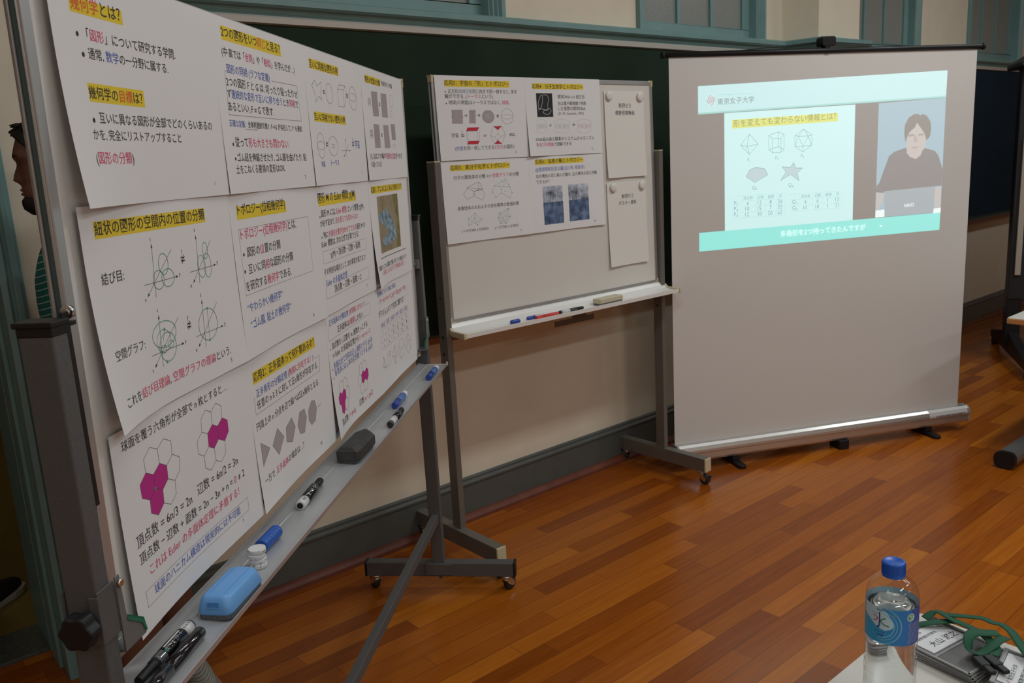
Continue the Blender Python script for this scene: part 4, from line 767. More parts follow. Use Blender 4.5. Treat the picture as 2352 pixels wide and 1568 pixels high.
def curl(base, bl=0.0, br=0.0, bot=0.0, wav=.0012, ph=0.0, left=0.0):
    def f(s, t):
        a = max(0.0, 1 - s / .45) ** 2 * max(0.0, 1 - t / .8) ** 2 * bl
        b = max(0.0, 1 - (1 - s) / .4) ** 2 * max(0.0, 1 - t / .7) ** 2 * br
        c = max(0.0, 1 - t / .5) ** 2 * bot
        d = max(0.0, 1 - s / .3) ** 2 * left
        return base + a + b + c + d + wav * (1 + math.sin(6.3 * s * 1.3 + ph)) * (1 - t) ** .7 if t < 1 else base + d
    return f
LM = Matrix.Translation(LO) @ Matrix.Rotation(LA, 4, 'Z') @ Matrix.Translation((0, 0, LZ)) @ Matrix.Rotation(LT, 4, 'X')
MM = Matrix.Translation(MO) @ Matrix.Translation((0, 0, MZ)) @ Matrix.Rotation(MT, 4, 'X')
UL = [.038, .471, .906, 1.330]; VL = [.603, .302, .0]
WL = [[435, 437, 426, 443], [434, 437, 426, 428], [436, 436, 425, 420]]
G1 = 'posters on the near whiteboard'; G2 = 'posters on the second whiteboard'
SHEETS = [
 ('P1', 'white poster with two yellow headings and pink last line, near board\'s top left'),
 ('P2', 'white poster with framed paragraph and bullets, second in the near board\'s top row'),
 ('P3', 'white poster with outlined shapes under two headings, third in near board\'s top row'),
 ('P4', 'white poster with four grey rounded rectangles, last in the near board\'s top row'),
 ('P5', 'white poster with green knot drawings on axes, left end of near board\'s middle row'),
 ('P6', 'white poster with framed list and blue quoted lines, second in near board\'s middle row'),
 ('P7', 'white poster with two framed formulas, third in the near board\'s middle row'),
 ('P8', 'white poster with a tan and blue picture, last in the near board\'s middle row'),
 ('P9', 'white poster with two large magenta honeycombs, bottom left of the near whiteboard'),
 ('P10', 'white poster with a row of five grey polygons, second in the near board\'s bottom row'),
 ('P11', 'white poster with two small magenta honeycombs, third in the near board\'s bottom row'),
 ('P12', 'white poster with a small table over five outlined solids, bottom right of the near whiteboard')]
CV = [curl(.0042, bl=.016, left=.004, ph=0), curl(.0040, bl=.003, br=.002, ph=1), curl(.0038, bl=.004, ph=2), curl(.0036, bl=.003, ph=.5),
      curl(.0026, bl=.020, br=.006, left=.003, ph=2), curl(.0024, bl=.004, br=.004, ph=1), curl(.0022, ph=.2), curl(.0024, bl=.014, ph=1.7),
      curl(.0012, bl=.006, br=.003, left=.002, wav=.0009, ph=1), curl(.0010, bl=.008, wav=.0009), curl(.0012, bl=.012, br=.004, ph=2, wav=.0009), curl(.0009, bl=.003, wav=.0009)]
for i, (k, lab) in enumerate(SHEETS):
    c, r = i % 4, i // 4
    s = Sheet(WL[r][c], 303.5 if r < 2 else 300, CV[i]); s.draw(DATA[k])
    tag(s.build('poster', LM @ Matrix.Translation((UL[c], 0, VL[r]))), lab, 'poster', G1)
UM = [.010, .441]; VM = [.608, .303]
SHEETS2 = [
 ('M1', 'white poster with red-topped solids, top left of the second whiteboard'),
 ('M2', 'white poster with a black photo of a white strand, on the second whiteboard'),
 ('M3', 'white poster with thin green graph drawings, lower left on the second whiteboard'),
 ('M4', 'white poster with two bluish park photos, on the second whiteboard')]
CM = [curl(.0034, bl=.002, ph=0), curl(.0036, bl=.010, ph=2), curl(.0016, bl=.003, br=.003, ph=1), curl(.0018, br=.002, ph=.4)]
for i, (k, lab) in enumerate(SHEETS2):
    c, r = i % 2, i // 2
    s = Sheet(431 if c == 0 else 425, 303, CM[i]); s.draw(DATA[k])
    tag(s.build('poster', MM @ Matrix.Translation((UM[c], 0, VM[r]))), lab, 'poster', G2)
paper2 = mat('cream_paper', (.79, .765, .715), .85)
for k, (u, v), lab in (('Q1', (.893, .498), 'upper cream portrait sheet with two short lines, at the second whiteboard\'s right'),
                       ('Q2', (.887, .111), 'lower cream portrait sheet with two short lines, at the second whiteboard\'s right')):
    s = Sheet(255, 368, curl(.0012, bl=.004, br=.003, bot=.003, wav=.0006), 16, 22, paper2); s.draw(DATA[k])
    tag(s.build('notice_sheet', MM @ Matrix.Translation((u, 0, v))), lab, 'notice', 'portrait sheets on the second whiteboard')
mag0 = None
for u, v, lab in ((.921, .844, 'white round magnet at the top left of the upper cream sheet'), (1.120, .841, 'white round magnet at the top right of the upper cream sheet'),
                  (.924, .457, 'white round magnet at the top left of the lower cream sheet'), (1.114, .457, 'white round magnet at the top right of the lower cream sheet')):
    if mag0 is None:
        mag0 = MB().lathe([(.0185, 0), (.0200, .0015), (.0195, .006), (.0175, .0085), (.010, .0095), (.0, .0097)], (0, 0, 0), (0, -1, 0), n=32).build('magnet', mat('white_magnet', (.76, .74, .70), .35)); o = mag0
    else: o = mag0.copy(); COL.objects.link(o)
    tag(o, lab, 'magnet', 'round magnets holding the cream sheets'); o.matrix_world = MM @ Matrix.Translation((u, -.0026, v))

# ------------------------------------------------------------------ projection screen
SO = Vector((3.1279, 2.5289, 0)); SA = -.45845; SZ = .13
scr = thing('projection_screen', 'floor-standing white projection screen showing a lecture video', 'screen', SO, SA)
fab = MB().box(-.006, 1.634, -.0006, .0006, SZ - .03, SZ + 1.822).build('screen_fabric', fabric_w, scr)
MB().cyl((-.032, 0, SZ + 1.833), (1.664, 0, SZ + 1.833), .0125).cyl((-.040, 0, SZ + 1.833), (-.030, 0, SZ + 1.833), .015).cyl((1.662, 0, SZ + 1.833), (1.672, 0, SZ + 1.833), .015).build('top_bar', blackpl, scr)
MB().box(.787, .813, .020, .040, .09, 1.99).build('support_pole', blackpl, scr, bevel=.003)
MB().prism(rrect(.765, .836, SZ + 1.852, SZ + 1.897, .012), 'y', -.012, .042).box(.782, .806, -.010, .030, SZ + 1.82, SZ + 1.86).build('hook_head', blackpl, scr, bevel=.003)
MB().tube([(.30, .012, SZ + 1.842), (.55, .016, SZ + 1.858), (.775, .02, SZ + 1.872)], .0018, n=6).tube([(1.30, .012, SZ + 1.842), (1.05, .016, SZ + 1.858), (.83, .02, SZ + 1.872)], .0018, n=6).build('stay_wire', blackpl, scr)
HP = [(-.030, .048), (.046, .048), (.050, .060), (.050, .105), (.040, .124), (.018, .133), (.004, .134), (.003, .128), (-.003, .128), (-.004, .134), (-.020, .132), (-.034, .122), (-.040, .105), (-.041, .092), (-.037, .089), (-.037, .060)]
MB().prism(HP, 'x', .004, 1.672).build('housing', mat('housing_aluminium', (.66, .645, .62), .33, .8), scr, bevel=.0015)
for x in (-.006, 1.672): MB().prism([(y * 1.04, .09 + (z - .09) * 1.04) for y, z in HP], 'x', x, x + .010).build('end_cap', mat('grey_end_cap', (.34, .33, .31), .35), scr, bevel=.003)
st = MB().prism([(-.0412, .096), (-.0408, .106), (-.0346, .1228), (-.0204, .1328), (-.0200, .1325), (-.0340, .1220), (-.0398, .105), (-.0398, .096)], 'x', 1.43, 1.665)
for k in range(14): st.box(1.47 + k * .013, 1.479 + k * .013 + (k % 3) * .002, -.0422, -.0405, .0985, .1035, 1)
st.build('label_sticker', [mat('sticker_paper', (.62, .61, .6), .6), mat('sticker_ink', (.2, .17, .2), .7)], scr)
for u in (.312, 1.437):
    MB().prism([(u + x, y) for x, y in arc(0, -.085, .021, 180, 360, 8)] + [(u + .024, .12), (u - .024, .12)], 'z', 0.0, .018).box(u - .02, u + .02, -.03, .04, .016, .049).build('foot', blackpl, scr, bevel=.004)
MB().prism(rrect(.885, .945, -.05, .045, .012), 'z', 0, .048).build('foot', blackpl, scr, bevel=.004)
# the picture thrown on the fabric: its light adds to the fabric's own reflection
def glow(name, rgb, base=(.70, .675, .64)):
    return mat('light_' + name, base, .8, emit=rgb)
GL = {'h': (.28, .55, .575), 'i': (.10, .42, .40), 'f': (.03, .55, .50), 's': (.33, .61, .625), 'v': (.11, .26, .345), 'y': (.44, .50, .0), 't': (.0, .02, .05), 'u': (.12, .30, .33), 'z': (.30, .14, .18),
      'Y': (.02, .04, .0), 'x': (.0, .10, .16), 'q': (.24, .40, .43), 'w': (.58, .68, .68), 'A': (.0, .006, .022), 'B': (.27, .25, .24), 'C': (.0, .0, .0), 'D': (.10, .09, .085), 'E': (.19, .145, .14), 'L': (.115, .18, .225)}
pm = MB(); pmats = []; pix = {}
def pmi(c):
    if c not in pix: pix[c] = len(pmats); pmats.append(glow(c, GL[c]))
    return pix[c]
def ppoly(pts, c, lay):
    bm = bmesh.new(); vv = [bm.verts.new((p[0], p[1], 0)) for p in pts]; f = bm.faces.new(vv); bmesh.ops.triangulate(bm, faces=[f]); bm.verts.index_update()
    pm.add([(v.co.x / 1000, -.0009 - lay * .00025, v.co.y / 1000 + SZ) for v in bm.verts], [[v.index for v in f.verts] for f in bm.faces], pmi(c)); bm.free()
for it in DATA['SC']:
    t = it[0]
    if t == 'g': ppoly(it[1], it[2], it[3])
    elif t == 'l':
        pts = list(it[1]) + ([it[1][0]] if it[4] else [])
        for (x0, y0), (x1, y1) in zip(pts, pts[1:]):
            L = math.hypot(x1 - x0, y1 - y0)
            if L < .01: continue
            ex, ey = (x1 - x0) / L * it[3] / 2, (y1 - y0) / L * it[3] / 2
            ppoly([(x0 - ey, y0 + ex), (x0 + ey, y0 - ex), (x1 + ey, y1 - ex), (x1 - ey, y1 + ex)], it[2], 6)
    elif t == 'd': ppoly([(it[1] + it[3] / 2 * math.cos(k * PI / 6), it[2] + it[3] / 2 * math.sin(k * PI / 6)) for k in range(12)], it[4], 6)
    elif t == 's':
        _, s, x0, y0, x1, y1, c, b = it
        vs, fs, ms = glyphs(s, pmi(c), {}, .0)
        a, e, lo_ = min(v[0] for v in vs), max(v[0] for v in vs), min(v[1] for v in vs); k = math.hypot(x1 - x0, y1 - y0) / max(e - a, .55 * len(s) if len(s) < 3 else 0); dx, dy = (x1 - x0) / math.hypot(x1 - x0, y1 - y0), (y1 - y0) / math.hypot(x1 - x0, y1 - y0)
        o = len(pm.v)
        for v in vs:
            p, q = (v[0] - a) * k, (v[1] - lo_) * k
            pm.v.append(((x0 + p * dx) / 1000, -.0009 - 7 * .00025, (y0 + q + p * dy) / 1000 + SZ))
        for f in fs: pm.f.append([o + i for i in f]); pm.m.append(pmi(c)); pm.s.append(False)
po = pm.build('projected_picture', pmats, fab, fix=False)
po['label'] = 'bright turquoise lecture video thrown on the fabric'
# ------------------------------------------------------------------ things on the near board's tray
RT = Matrix.Translation(LO) @ Matrix.Rotation(LA, 4, 'Z')
def tray_z(w): return .8632 - .0578 * (w - .018)
def on_tray(u, w, lift=0.0): return RT @ Vector((u, -w, tray_z(w) + lift))
def rod(name, label, cat, loc, rz, segs, group=None, ry=0.0):
    # thing lying along its own x; segs: (part, material, [(r, x), ...])
    t = thing(name, label, cat, loc, rz, group); t.rotation_euler = (0, ry, rz)
    for part, mt, prof in segs:
        MB().lathe(prof, (0, 0, 0), (1, 0, 0), n=28).build(part, mt, t)
    return t
clear = mat('smoky_barrel', (.10, .10, .11), .12, coat=.6)
lblw = mat('white_label', (.66, .66, .66), .4)
inkm = mat('label_lettering', (.05, .05, .06), .5)
whm = mat('label_white_lettering', (.7, .7, .7), .5)
bluecap = mat('blue_plastic', (.01, .045, .33), .3, coat=.3)
bluepale = mat('blue_label', (.10, .20, .55), .35)
whitepl = mat('white_plastic', (.72, .72, .72), .35)
def wraptext(s, x0, x1, r, ang, key_mat, par, name='lettering', h=None):
    # lettering wrapped on a rod: runs along x, centred on angle ang around the rod (0 = up, + = towards -y)
    vs, fs, ms = glyphs(s, 0, {}, .01)
    a, b, c, d = min(v[0] for v in vs), max(v[0] for v in vs), min(v[1] for v in vs), max(v[1] for v in vs); k = (x1 - x0) / (b - a)
    m = MB(); o = []
    for v in vs:
        t = ang - ((v[1] - (c + d) / 2) * k) / r; o.append((x0 + (v[0] - a) * k, -math.sin(t) * r, math.cos(t) * r))
    m.add(o, fs); return m.build(name, key_mat, par, fix=False)
r = .0096
m1 = rod('marker', 'clear-barrelled black marker with white label end, nearest on the near tray, board side', 'marker', on_tray(-.012, .0285, r), LA + .0, [
    ('cap', blackpl, [(.0062, 0), (.0070, .002), (.0072, .034), (.0085, .036), (.0085, .044)]),
    ('barrel', clear, [(.0085, .044), (r, .048), (r, .140), (.0092, .1435), (.007, .1445)]),
    ('label_sleeve', lblw, [(r + .0002, .118), (r + .0002, .139)]), ('label_sleeve', blackgl, [(r + .00015, .062), (r + .00015, .118)])])
wraptext('ホワイトボードマーカー', .066, .114, r + .0004, .45, whm, m1); wraptext('BLACK  50', .120, .137, r + .0005, .3, inkm, m1)
MB().box(.068, .112, -.0012, .0012, r + .0002, r + .0007).build('white_stripe', whm, m1); MB().lathe([(.003, 0), (.003, .0006)], (.064, -.0062, .0080), (0, -.6, .78), n=12).build('green_dot', greenrub, m1)
r2 = .0100
m2 = rod('marker', 'glossy all-black marker lying on the near tray\'s outer edge side, nearest the camera', 'marker', on_tray(-.030, .0545, r2), LA + .012, [
    ('cap', blackgl, [(.0068, 0), (.0085, .002), (r2, .05)]), ('barrel', blackgl, [(r2, .05), (r2, .1425), (.0092, .1455), (.006, .1465)])])
m = MB()
for k in range(9): m.box(.058 + k * .0085, .0645 + k * .0085, -r2 * .86 - .0004, -r2 * .86, -.0035, .0025)
m.build('grey_print', mat('grey_print', (.30, .30, .32), .5), m2)
mk = rod('marker', 'black marker with round white end, between the ribbed blue cylinder and black eraser', 'marker', on_tray(.583, .031, .0105), LA + .045, [
    ('end_plug', blackpl, [(.0062, -.001), (.0064, .001), (.0064, .002)]), ('barrel', lblw, [(.0085, 0), (.0105, .002), (.0105, .038)]),
    ('label_sleeve', blackgl, [(.0106, .030), (.0106, .098), (.0100, .101)]), ('cap', blackpl, [(.0080, .099), (.0078, .138), (.0066, .141)])])
wraptext('ボードマーカー', .040, .092, .0109, .55, whm, mk); wraptext('中字', .010, .024, .0108, .5, inkm, mk)
rod('marker', 'black marker with white ring, beside the blue marker past the black eraser', 'marker', on_tray(1.128, .072, .0100), LA + .02, [
    ('end_plug', blackgl, [(.0078, -.001), (.0086, .001), (.0086, .012)]), ('label_sleeve', lblw, [(.0100, .012), (.0100, .052)]),
    ('barrel', blackgl, [(.0100, .052), (.0100, .100), (.0094, .103)]), ('cap', blackpl, [(.0080, .101), (.0078, .138), (.0064, .141)])])
bm_ = rod('marker', 'blue marker with white end, lying just beyond the black eraser and black marker', 'marker', on_tray(1.300, .040, .0100), LA + .02, [
    ('cap', bluecap, [(.0078, -.001), (.0096, .001), (.0100, .048)]), ('barrel', bluepale, [(.0098, .048), (.0100, .050), (.0100, .108)]), ('end_plug', whitepl, [(.0100, .108), (.0098, .128), (.0070, .141)])])
rod('marker', 'blue marker with white end at the far corner of the near tray', 'marker', on_tray(1.622, .067, .0100), LA + .01, [
    ('cap', bluecap, [(.0078, -.001), (.0096, .001), (.0100, .048)]), ('barrel', bluepale, [(.0098, .048), (.0100, .050), (.0100, .108)]), ('end_plug', whitepl, [(.0100, .108), (.0098, .128), (.0070, .141)])])
# ribbed blue cylinder
pr = [(.0115, 0), (.0128, .0012)]
for k in range(6): pr += [(.0128, .003 + k * .0105), (.0122, .0038 + k * .0105), (.0122, .0054 + k * .0105), (.0128, .0062 + k * .0105)]
pr += [(.0128, .066), (.0115, .0675)]
rod('magnet_stack', 'ribbed blue plastic cylinder lying on the near tray behind the white magnets', 'magnet', on_tray(.392, .030, .0128), LA - .03, [('body', mat('ribbed_blue_plastic', (.015, .10, .44), .4), pr)])
# stack of four white magnets
for k, lab in enumerate(('lowest white magnet of the short stack beside the blue eraser', 'second white magnet from below in the stack beside the blue eraser',
                         'second white magnet from above in the stack beside the blue eraser', 'topmost white magnet of the short stack beside the blue eraser')):
    p = on_tray(.343 + (k % 2) * .001, .0455 - (k % 3) * .0008, .0002 + k * .0088)
    t = MB().lathe([(.0145, 0), (.0152, .0012), (.0152, .0072), (.0146, .0085)], (0, 0, 0), (0, 0, 1), n=36).build('magnet', whitepl, None); t.location = p; tag(t, lab, 'magnet', 'stacked white magnets on the near tray')
    sp = MB(); rr = random.Random(k)
    for _ in range(13):
        a = rr.uniform(0, 2 * PI); z = rr.uniform(.001, .0085); s = rr.uniform(.0004, .0010)
        sp.ell((.0152 * math.cos(a), .0152 * math.sin(a), z), (s, s, s), 0, 6, 4)
    sp.build('ink_specks', blackpl, t)
# erasers
def wedge_eraser(name, label, loc, rz, L, W, H, top, base, hb):
    t = thing(name, label, 'eraser', loc, rz)
    def ring(z, a, b, rad): return [(x, y, z) for x, y in rrect(-L / 2 + a, L / 2 - a, -W / 2 + b, W / 2 - b, rad, 6)]
    rows = [ring(hb, 0, 0, .012), ring(hb + .004, -.0006, -.0006, .012), ring(H * .62, .002, .0018, .013), ring(H - .006, .0045, .004, .014), ring(H - .002, .0075, .007, .013), ring(H, .012, .011, .010)]
    n = len(rows[0]); m = MB(); m.add([v for q in rows for v in q], [(i * n + k, i * n + (k + 1) % n, (i + 1) * n + (k + 1) % n, (i + 1) * n + k) for i in range(len(rows) - 1) for k in range(n)], 0, True)
    m.add(rows[-1], [list(range(n))], 0, True); m.add(rows[0], [list(range(n))[::-1]])
    b = m.build('body', top, t)
    MB().prism(rrect(-L / 2 + .001, L / 2 - .001, -W / 2 + .001, W / 2 - .001, .011), 'z', 0.0, hb).build('felt_pad', base, t)
    return t, b
felt = mat('grey_felt', (.16, .16, .165), .95, noise=.4, nscale=300)
sky_b = mat('light_blue_plastic', (.15, .40, .80), .38)
u0 = .163; t, b = wedge_eraser('whiteboard_eraser', 'light blue block eraser with grey felt base on the near tray', on_tray(u0 + .058, .0525, .0016), LA - .03, .118, .058, .0365, sky_b, felt, .008)
m = MB()
for k in range(7): m.box(-.0580, -.0530, -.010 + k * .003, -.0085 + k * .003, .0205, .0290)
m.build('grip_ribs', mat('rib_blue', (.10, .30, .66), .4), b, bevel=.0004); MB().box(-.0590, -.0570, -.012, .012, .0190, .0202).build('grip_ledge', sky_b, b)
MB().box(-.042, .042, -.0135, -.0125, .0361, .0370).box(-.042, .042, .0125, .0135, .0361, .0370).build('top_ridges', mat('ridge_blue', (.11, .33, .70), .4), b)
dusty = mat('dusty_black_plastic', (.055, .052, .05), .65, noise=.5, nscale=35)
wedge = thing('whiteboard_eraser', 'dusty black block eraser lying mid-way along the near tray', 'eraser', on_tray(.925, .048, .0016), LA - .02)
m = MB(); L_, W_ = .150, .056
def er(z, a, b): return [(x, y, z) for x, y in [(-L_ / 2 + a, -W_ / 2 + b + .006), (-L_ / 2 + a, W_ / 2 - b - .002), (-L_ / 2 + a + .003, W_ / 2 - b), (L_ / 2 - a - .028, W_ / 2 - b), (L_ / 2 - a, W_ / 2 - b - .014), (L_ / 2 - a, -W_ / 2 + b + .016), (L_ / 2 - a - .024, -W_ / 2 + b), (-L_ / 2 + a + .012, -W_ / 2 + b)]]
rows = [er(.004, .003, .003), er(.010, 0, 0), er(.030, 0, 0), er(.040, .006, .010), er(.041, .009, .013)]; n = 8
m.add([v for q in rows for v in q], [(i * n + k, i * n + (k + 1) % n, (i + 1) * n + (k + 1) % n, (i + 1) * n + k) for i in range(4) for k in range(n)]); m.add(rows[-1], [list(range(n))]); m.add(rows[0], [list(range(n))[::-1]])
m.build('body', [dusty], wedge, bevel=.0015); MB().prism([(x, y) for x, y, z in er(0, .005, .005)], 'z', 0, .004).build('felt_pad', felt, wedge)

# ------------------------------------------------------------------ things on the second board's tray
def on_mid(x, y, lift): return (x, y, .9145 + lift + (MO.y - y - .05) * -.05)
rod('marker', 'short dark blue marker at the left of the second board\'s tray', 'marker', on_mid(2.085, 2.488, .0098), .05, [('cap', bluecap, [(.008, 0), (.0092, .002), (.0096, .040), (.008, .043)])])
rod('marker', 'blue marker half hidden behind the red marker on the second board\'s tray', 'marker', on_mid(2.180, 2.500, .0085), .03, [
    ('cap', bluecap, [(.006, 0), (.0078, .003), (.0080, .04)]), ('barrel', whitepl, [(.0083, .04), (.0083, .13), (.006, .133)])])
rod('marker', 'red marker on the second board\'s tray', 'marker', on_mid(2.206, 2.478, .0088), .02, [
    ('cap', mat('red_plastic', (.62, .02, .02), .3), [(.006, 0), (.0080, .003), (.0085, .045)]), ('barrel', mat('red_barrel', (.66, .035, .03), .35), [(.0085, .045), (.0085, .122), (.006, .125)])])
rod('marker', 'black and white marker between the red marker and the beige eraser', 'marker', on_mid(2.340, 2.484, .0092), .02, [
    ('end_plug', blackpl, [(.006, 0), (.0074, .002), (.0074, .010)]), ('barrel', lblw, [(.0088, .010), (.0088, .062)]), ('label_sleeve', mat('dark_label', (.05, .05, .055), .4), [(.0089, .058), (.0089, .100)]), ('cap', blackpl, [(.0074, .100), (.0070, .138), (.006, .140)])])
e2 = thing('whiteboard_eraser', 'beige block eraser at the right on the second board\'s tray', 'eraser', on_mid(2.645, 2.497, 0.0005), .04)
MB().prism(rrect(-.075, .075, -.024, .024, .006), 'z', .009, .030).build('body', mat('beige_eraser', (.58, .53, .38), .5), e2, bevel=.004, seg=3)
MB().prism(rrect(-.073, .073, -.022, .022, .005), 'z', 0, .009).build('felt_pad', felt, e2)

# ------------------------------------------------------------------ table with bottle and badges, front right
tt = thing('table', 'white table at the lower right under the bottle and badges', 'table', (.973, -.31, 0))
MB().prism(rrect(-.40, .40, -.90, .90, .02), 'z', .709, .735).build('tabletop', mat('white_laminate', (.68, .66, .60), .35), tt, bevel=.002)
for y in (-.78, .78):
    l = MB().box(-.02, .02, y - .015, y + .015, .04, .709).build('leg', mat('table_grey_metal', (.30, .30, .30), .4, .5), tt, bevel=.003)
    MB().prism(rrect(-.33, .33, 0, .04, .015), 'y', y - .03, y + .03).build('foot', blackpl, l)
BX, BY, BZ = 1.068, .4905, .735
bt = thing('water_bottle', 'clear plastic water bottle with blue cap and blue label on the white table', 'bottle', (BX, BY, BZ), math.atan2(-BX, BY) + PI)
bt.rotation_euler.z = math.atan2(BY, BX) - PI / 2      # local -y faces the camera
def bot_mat(name, col, ior, rough=.0):
    m = bpy.data.materials.new(name); m.use_nodes = True; b = m.node_tree.nodes['Principled BSDF']
    b.inputs['Base Color'].default_value = col + (1,); b.inputs['Transmission Weight'].default_value = 1; b.inputs['IOR'].default_value = ior; b.inputs['Roughness'].default_value = rough
    return m
def thin_mat(name, col, ior, rough):
    # thin clear sheet: light passes straight through, the surface still reflects by Fresnel
    m = bpy.data.materials.new(name); m.use_nodes = True; nt = m.node_tree; out = nt.nodes['Material Output']; nt.nodes.remove(nt.nodes['Principled BSDF'])
    tr = nt.nodes.new('ShaderNodeBsdfTransparent'); tr.inputs[0].default_value = col + (1,); gl = nt.nodes.new('ShaderNodeBsdfGlossy'); gl.inputs['Roughness'].default_value = rough
    fr = nt.nodes.new('ShaderNodeLayerWeight'); pw = nt.nodes.new('ShaderNodeMath'); pw.operation = 'POWER'; pw.inputs[1].default_value = 4.0; nt.links.new(fr.outputs['Facing'], pw.inputs[0]); ma = nt.nodes.new('ShaderNodeMath'); ma.operation = 'MULTIPLY_ADD'; ma.inputs[1].default_value = .55; ma.inputs[2].default_value = .045; nt.links.new(pw.outputs[0], ma.inputs[0]); mx = nt.nodes.new('ShaderNodeMixShader')
    nt.links.new(ma.outputs[0], mx.inputs[0]); nt.links.new(tr.outputs[0], mx.inputs[1]); nt.links.new(gl.outputs[0], mx.inputs[2]); nt.links.new(mx.outputs[0], out.inputs[0]); return m
pet = thin_mat('clear_plastic', (.97, .985, .99), 1.5, .04); wat = bot_mat('water', (.985, .995, 1.0), 1.33)
RB = .0343
prof = [(.0, .006), (.012, .004), (.022, .0005), (.029, .0008), (.0325, .005), (RB, .012)]
for k in range(7):
    z = .018 + k * .0155; prof += [(RB, z), (RB - .0004, z + .004), (RB - .0018, z + .0065), (RB - .0004, z + .009), (RB, z + .013)]
prof += [(RB, .128), (RB - .0006, .131), (RB - .0006, .183), (RB, .186), (RB - .0004, .192), (.0325, .199), (.0285, .207), (.0215, .2135), (.0165, .217), (.0140, .2195), (.0128, .222), (.0128, .236)]
inner = [(max(0, q[0] - .0006), q[1] + (.0006 if q[1] < .02 else 0)) for q in prof]
MB().lathe(prof, (0, 0, 0), (0, 0, 1), n=64, cap=False).build('bottle_body', pet, bt)
wl = .176
wp = [(max(0, q[0] - .0014), q[1] + .0010) for q in prof if q[1] < .013] + [(RB - .0024, .018)] + [(RB - .0024 - .0008 * (k % 2), .022 + k * .0078) for k in range(14)] + [(RB - .0024, .134), (RB - .0024, wl - .002), (RB - .0030, wl), (0, wl)]
MB().lathe(wp, (0, 0, 0), (0, 0, 1), n=64, cap=False).build('water', wat, bt)
cp = [(.0, .2395), (.0115, .2395), (.0138, .2388), (.0148, .2370)]
kk = MB().lathe([(.0150, .2185), (.0153, .2215), (.0150, .2222), (.0150, .2365), (.0146, .2385), (.0135, .2393), (.0108, .2393), (.010, .2388), (0, .2388)], (0, 0, 0), (0, 0, 1), n=48, cap=False)
for k in range(48):
    a = 2 * PI * k / 48; kk.box(.0148, .0154, -.0003, .0003, .2228, .2365, T=Matrix.Rotation(a, 4, 'Z'))
kk.build('cap', mat('cap_blue', (.01, .10, .50), .35), bt)
RL = RB - .0002
def lab_pt(x, z, lay=0):
    a = x / 34.0; rr = RL + lay * .00012; return (rr * math.sin(a), -rr * math.cos(a), z / 1000)
LBM = {}
def lm_(k):
    cols = {'base': None, 'backing': (.42, .62, .72), 'pale': (.50, .68, .76), 'ring': (.12, .38, .62), 'navy': (.02, .03, .16), 'red': (.62, .05, .07), 'green': (.02, .20, .08), 'wht': (.66, .74, .78), 'dblue': (.015, .05, .30), 'lblue': (.16, .46, .68), 'eco': (.45, .66, .50), 'txt': (.28, .32, .50)}
    if k not in LBM: LBM[k] = len(LBM)
    return LBM[k], cols
lm = MB()
NA = 64; Z0, Z1 = 130.5, 183.0
def strip(x0, x1, z0, z1, key, lay, n=16):
    i, _ = lm_(key); vs = [lab_pt(x0 + (x1 - x0) * k / n, z, lay) for k in range(n + 1) for z in (z0, z1)]
    lm.add(vs, [(2 * k, 2 * k + 2, 2 * k + 3, 2 * k + 1) for k in range(n)], i, True)
strip(-106.8, 106.8, Z0, Z1, 'base', 0, 96)
def lpoly(pts, key, lay):
    i, _ = lm_(key); bm = bmesh.new(); f = bm.faces.new([bm.verts.new((p[0], p[1], 0)) for p in pts]); bmesh.ops.triangulate(bm, faces=[f]); bm.verts.index_update()
    lm.add([lab_pt(v.co.x, v.co.y, lay) for v in bm.verts], [[v.index for v in q.verts] for q in bm.faces], i); bm.free()
def lring(cx, cz, r0, r1, a0, a1, key, lay, n=30):
    i, _ = lm_(key); vs = []
    for k in range(n + 1):
        a = math.radians(a0 + (a1 - a0) * k / n)
        for r_ in (r0, r1): vs.append(lab_pt(cx + r_ * math.cos(a), min(Z1, max(Z0, cz + r_ * math.sin(a))), lay))
    lm.add(vs, [(2 * k, 2 * k + 1, 2 * k + 3, 2 * k + 2) for k in range(n)], i)
def ipl(x, P):
    for (a, b), (c, d) in zip(P, P[1:]):
        if a <= x <= c: return b + (d - b) * (x - a) / (c - a)
for k in range(24):
    xa, xb = -44 + 2 * k, -42 + 2 * k; i, _ = lm_('pale'); lo_z = [(-44, 166), (-30, 161), (-18, 153), (-8, 151), (1, 155), (4.1, 162)]; hi_z = [(-44, 183), (-14, 183), (-6, 178), (0, 170), (4.1, 162.5)]
    lm.add([lab_pt(x, z, 1) for x in (xa, xb) for z in (ipl(x, lo_z), ipl(x, hi_z))], [(0, 2, 3, 1)], i, True)
for r0, k in ((17, 'lblue'), (21, 'ring'), (26, 'lblue')): lring(-14, 158, r0, r0 + 1.6, -100, 80, k, 1)
strip(27, 52, 131, 183, 'dblue', 1, 14)
lring(26, 172, 0.1, 6.0, 0, 360, 'eco', 2); lring(26, 172, 3.4, 4.4, 30, 300, 'green', 3)
rr = random.Random(4)
for j in range(13):
    x = 22.5
    while x < 50: w_ = rr.uniform(.7, 2.0); strip(x, x + w_, 162 - j * 2.35, 163.1 - j * 2.35, 'txt', 2, 2); x += w_ + .7
def lcurve(pts, w0, key, lay=3):
    for (a, b), (c, d) in zip(pts, pts[1:]):
        L = math.hypot(c - a, d - b); ex, ey = (c - a) / L * w0 / 2, (d - b) / L * w0 / 2; lpoly([(a - ey - ex * .4, b + ex - ey * .4), (a + ey - ex * .4, b - ex - ey * .4), (c + ey + ex * .4, d - ex + ey * .4), (c - ey + ex * .4, d + ex + ey * .4)], key, lay)
lcurve([(-15.5, 176), (-15.2, 170), (-15.2, 163), (-15.4, 157), (-16.6, 153.5), (-18.6, 154.5)], 1.7, 'navy')
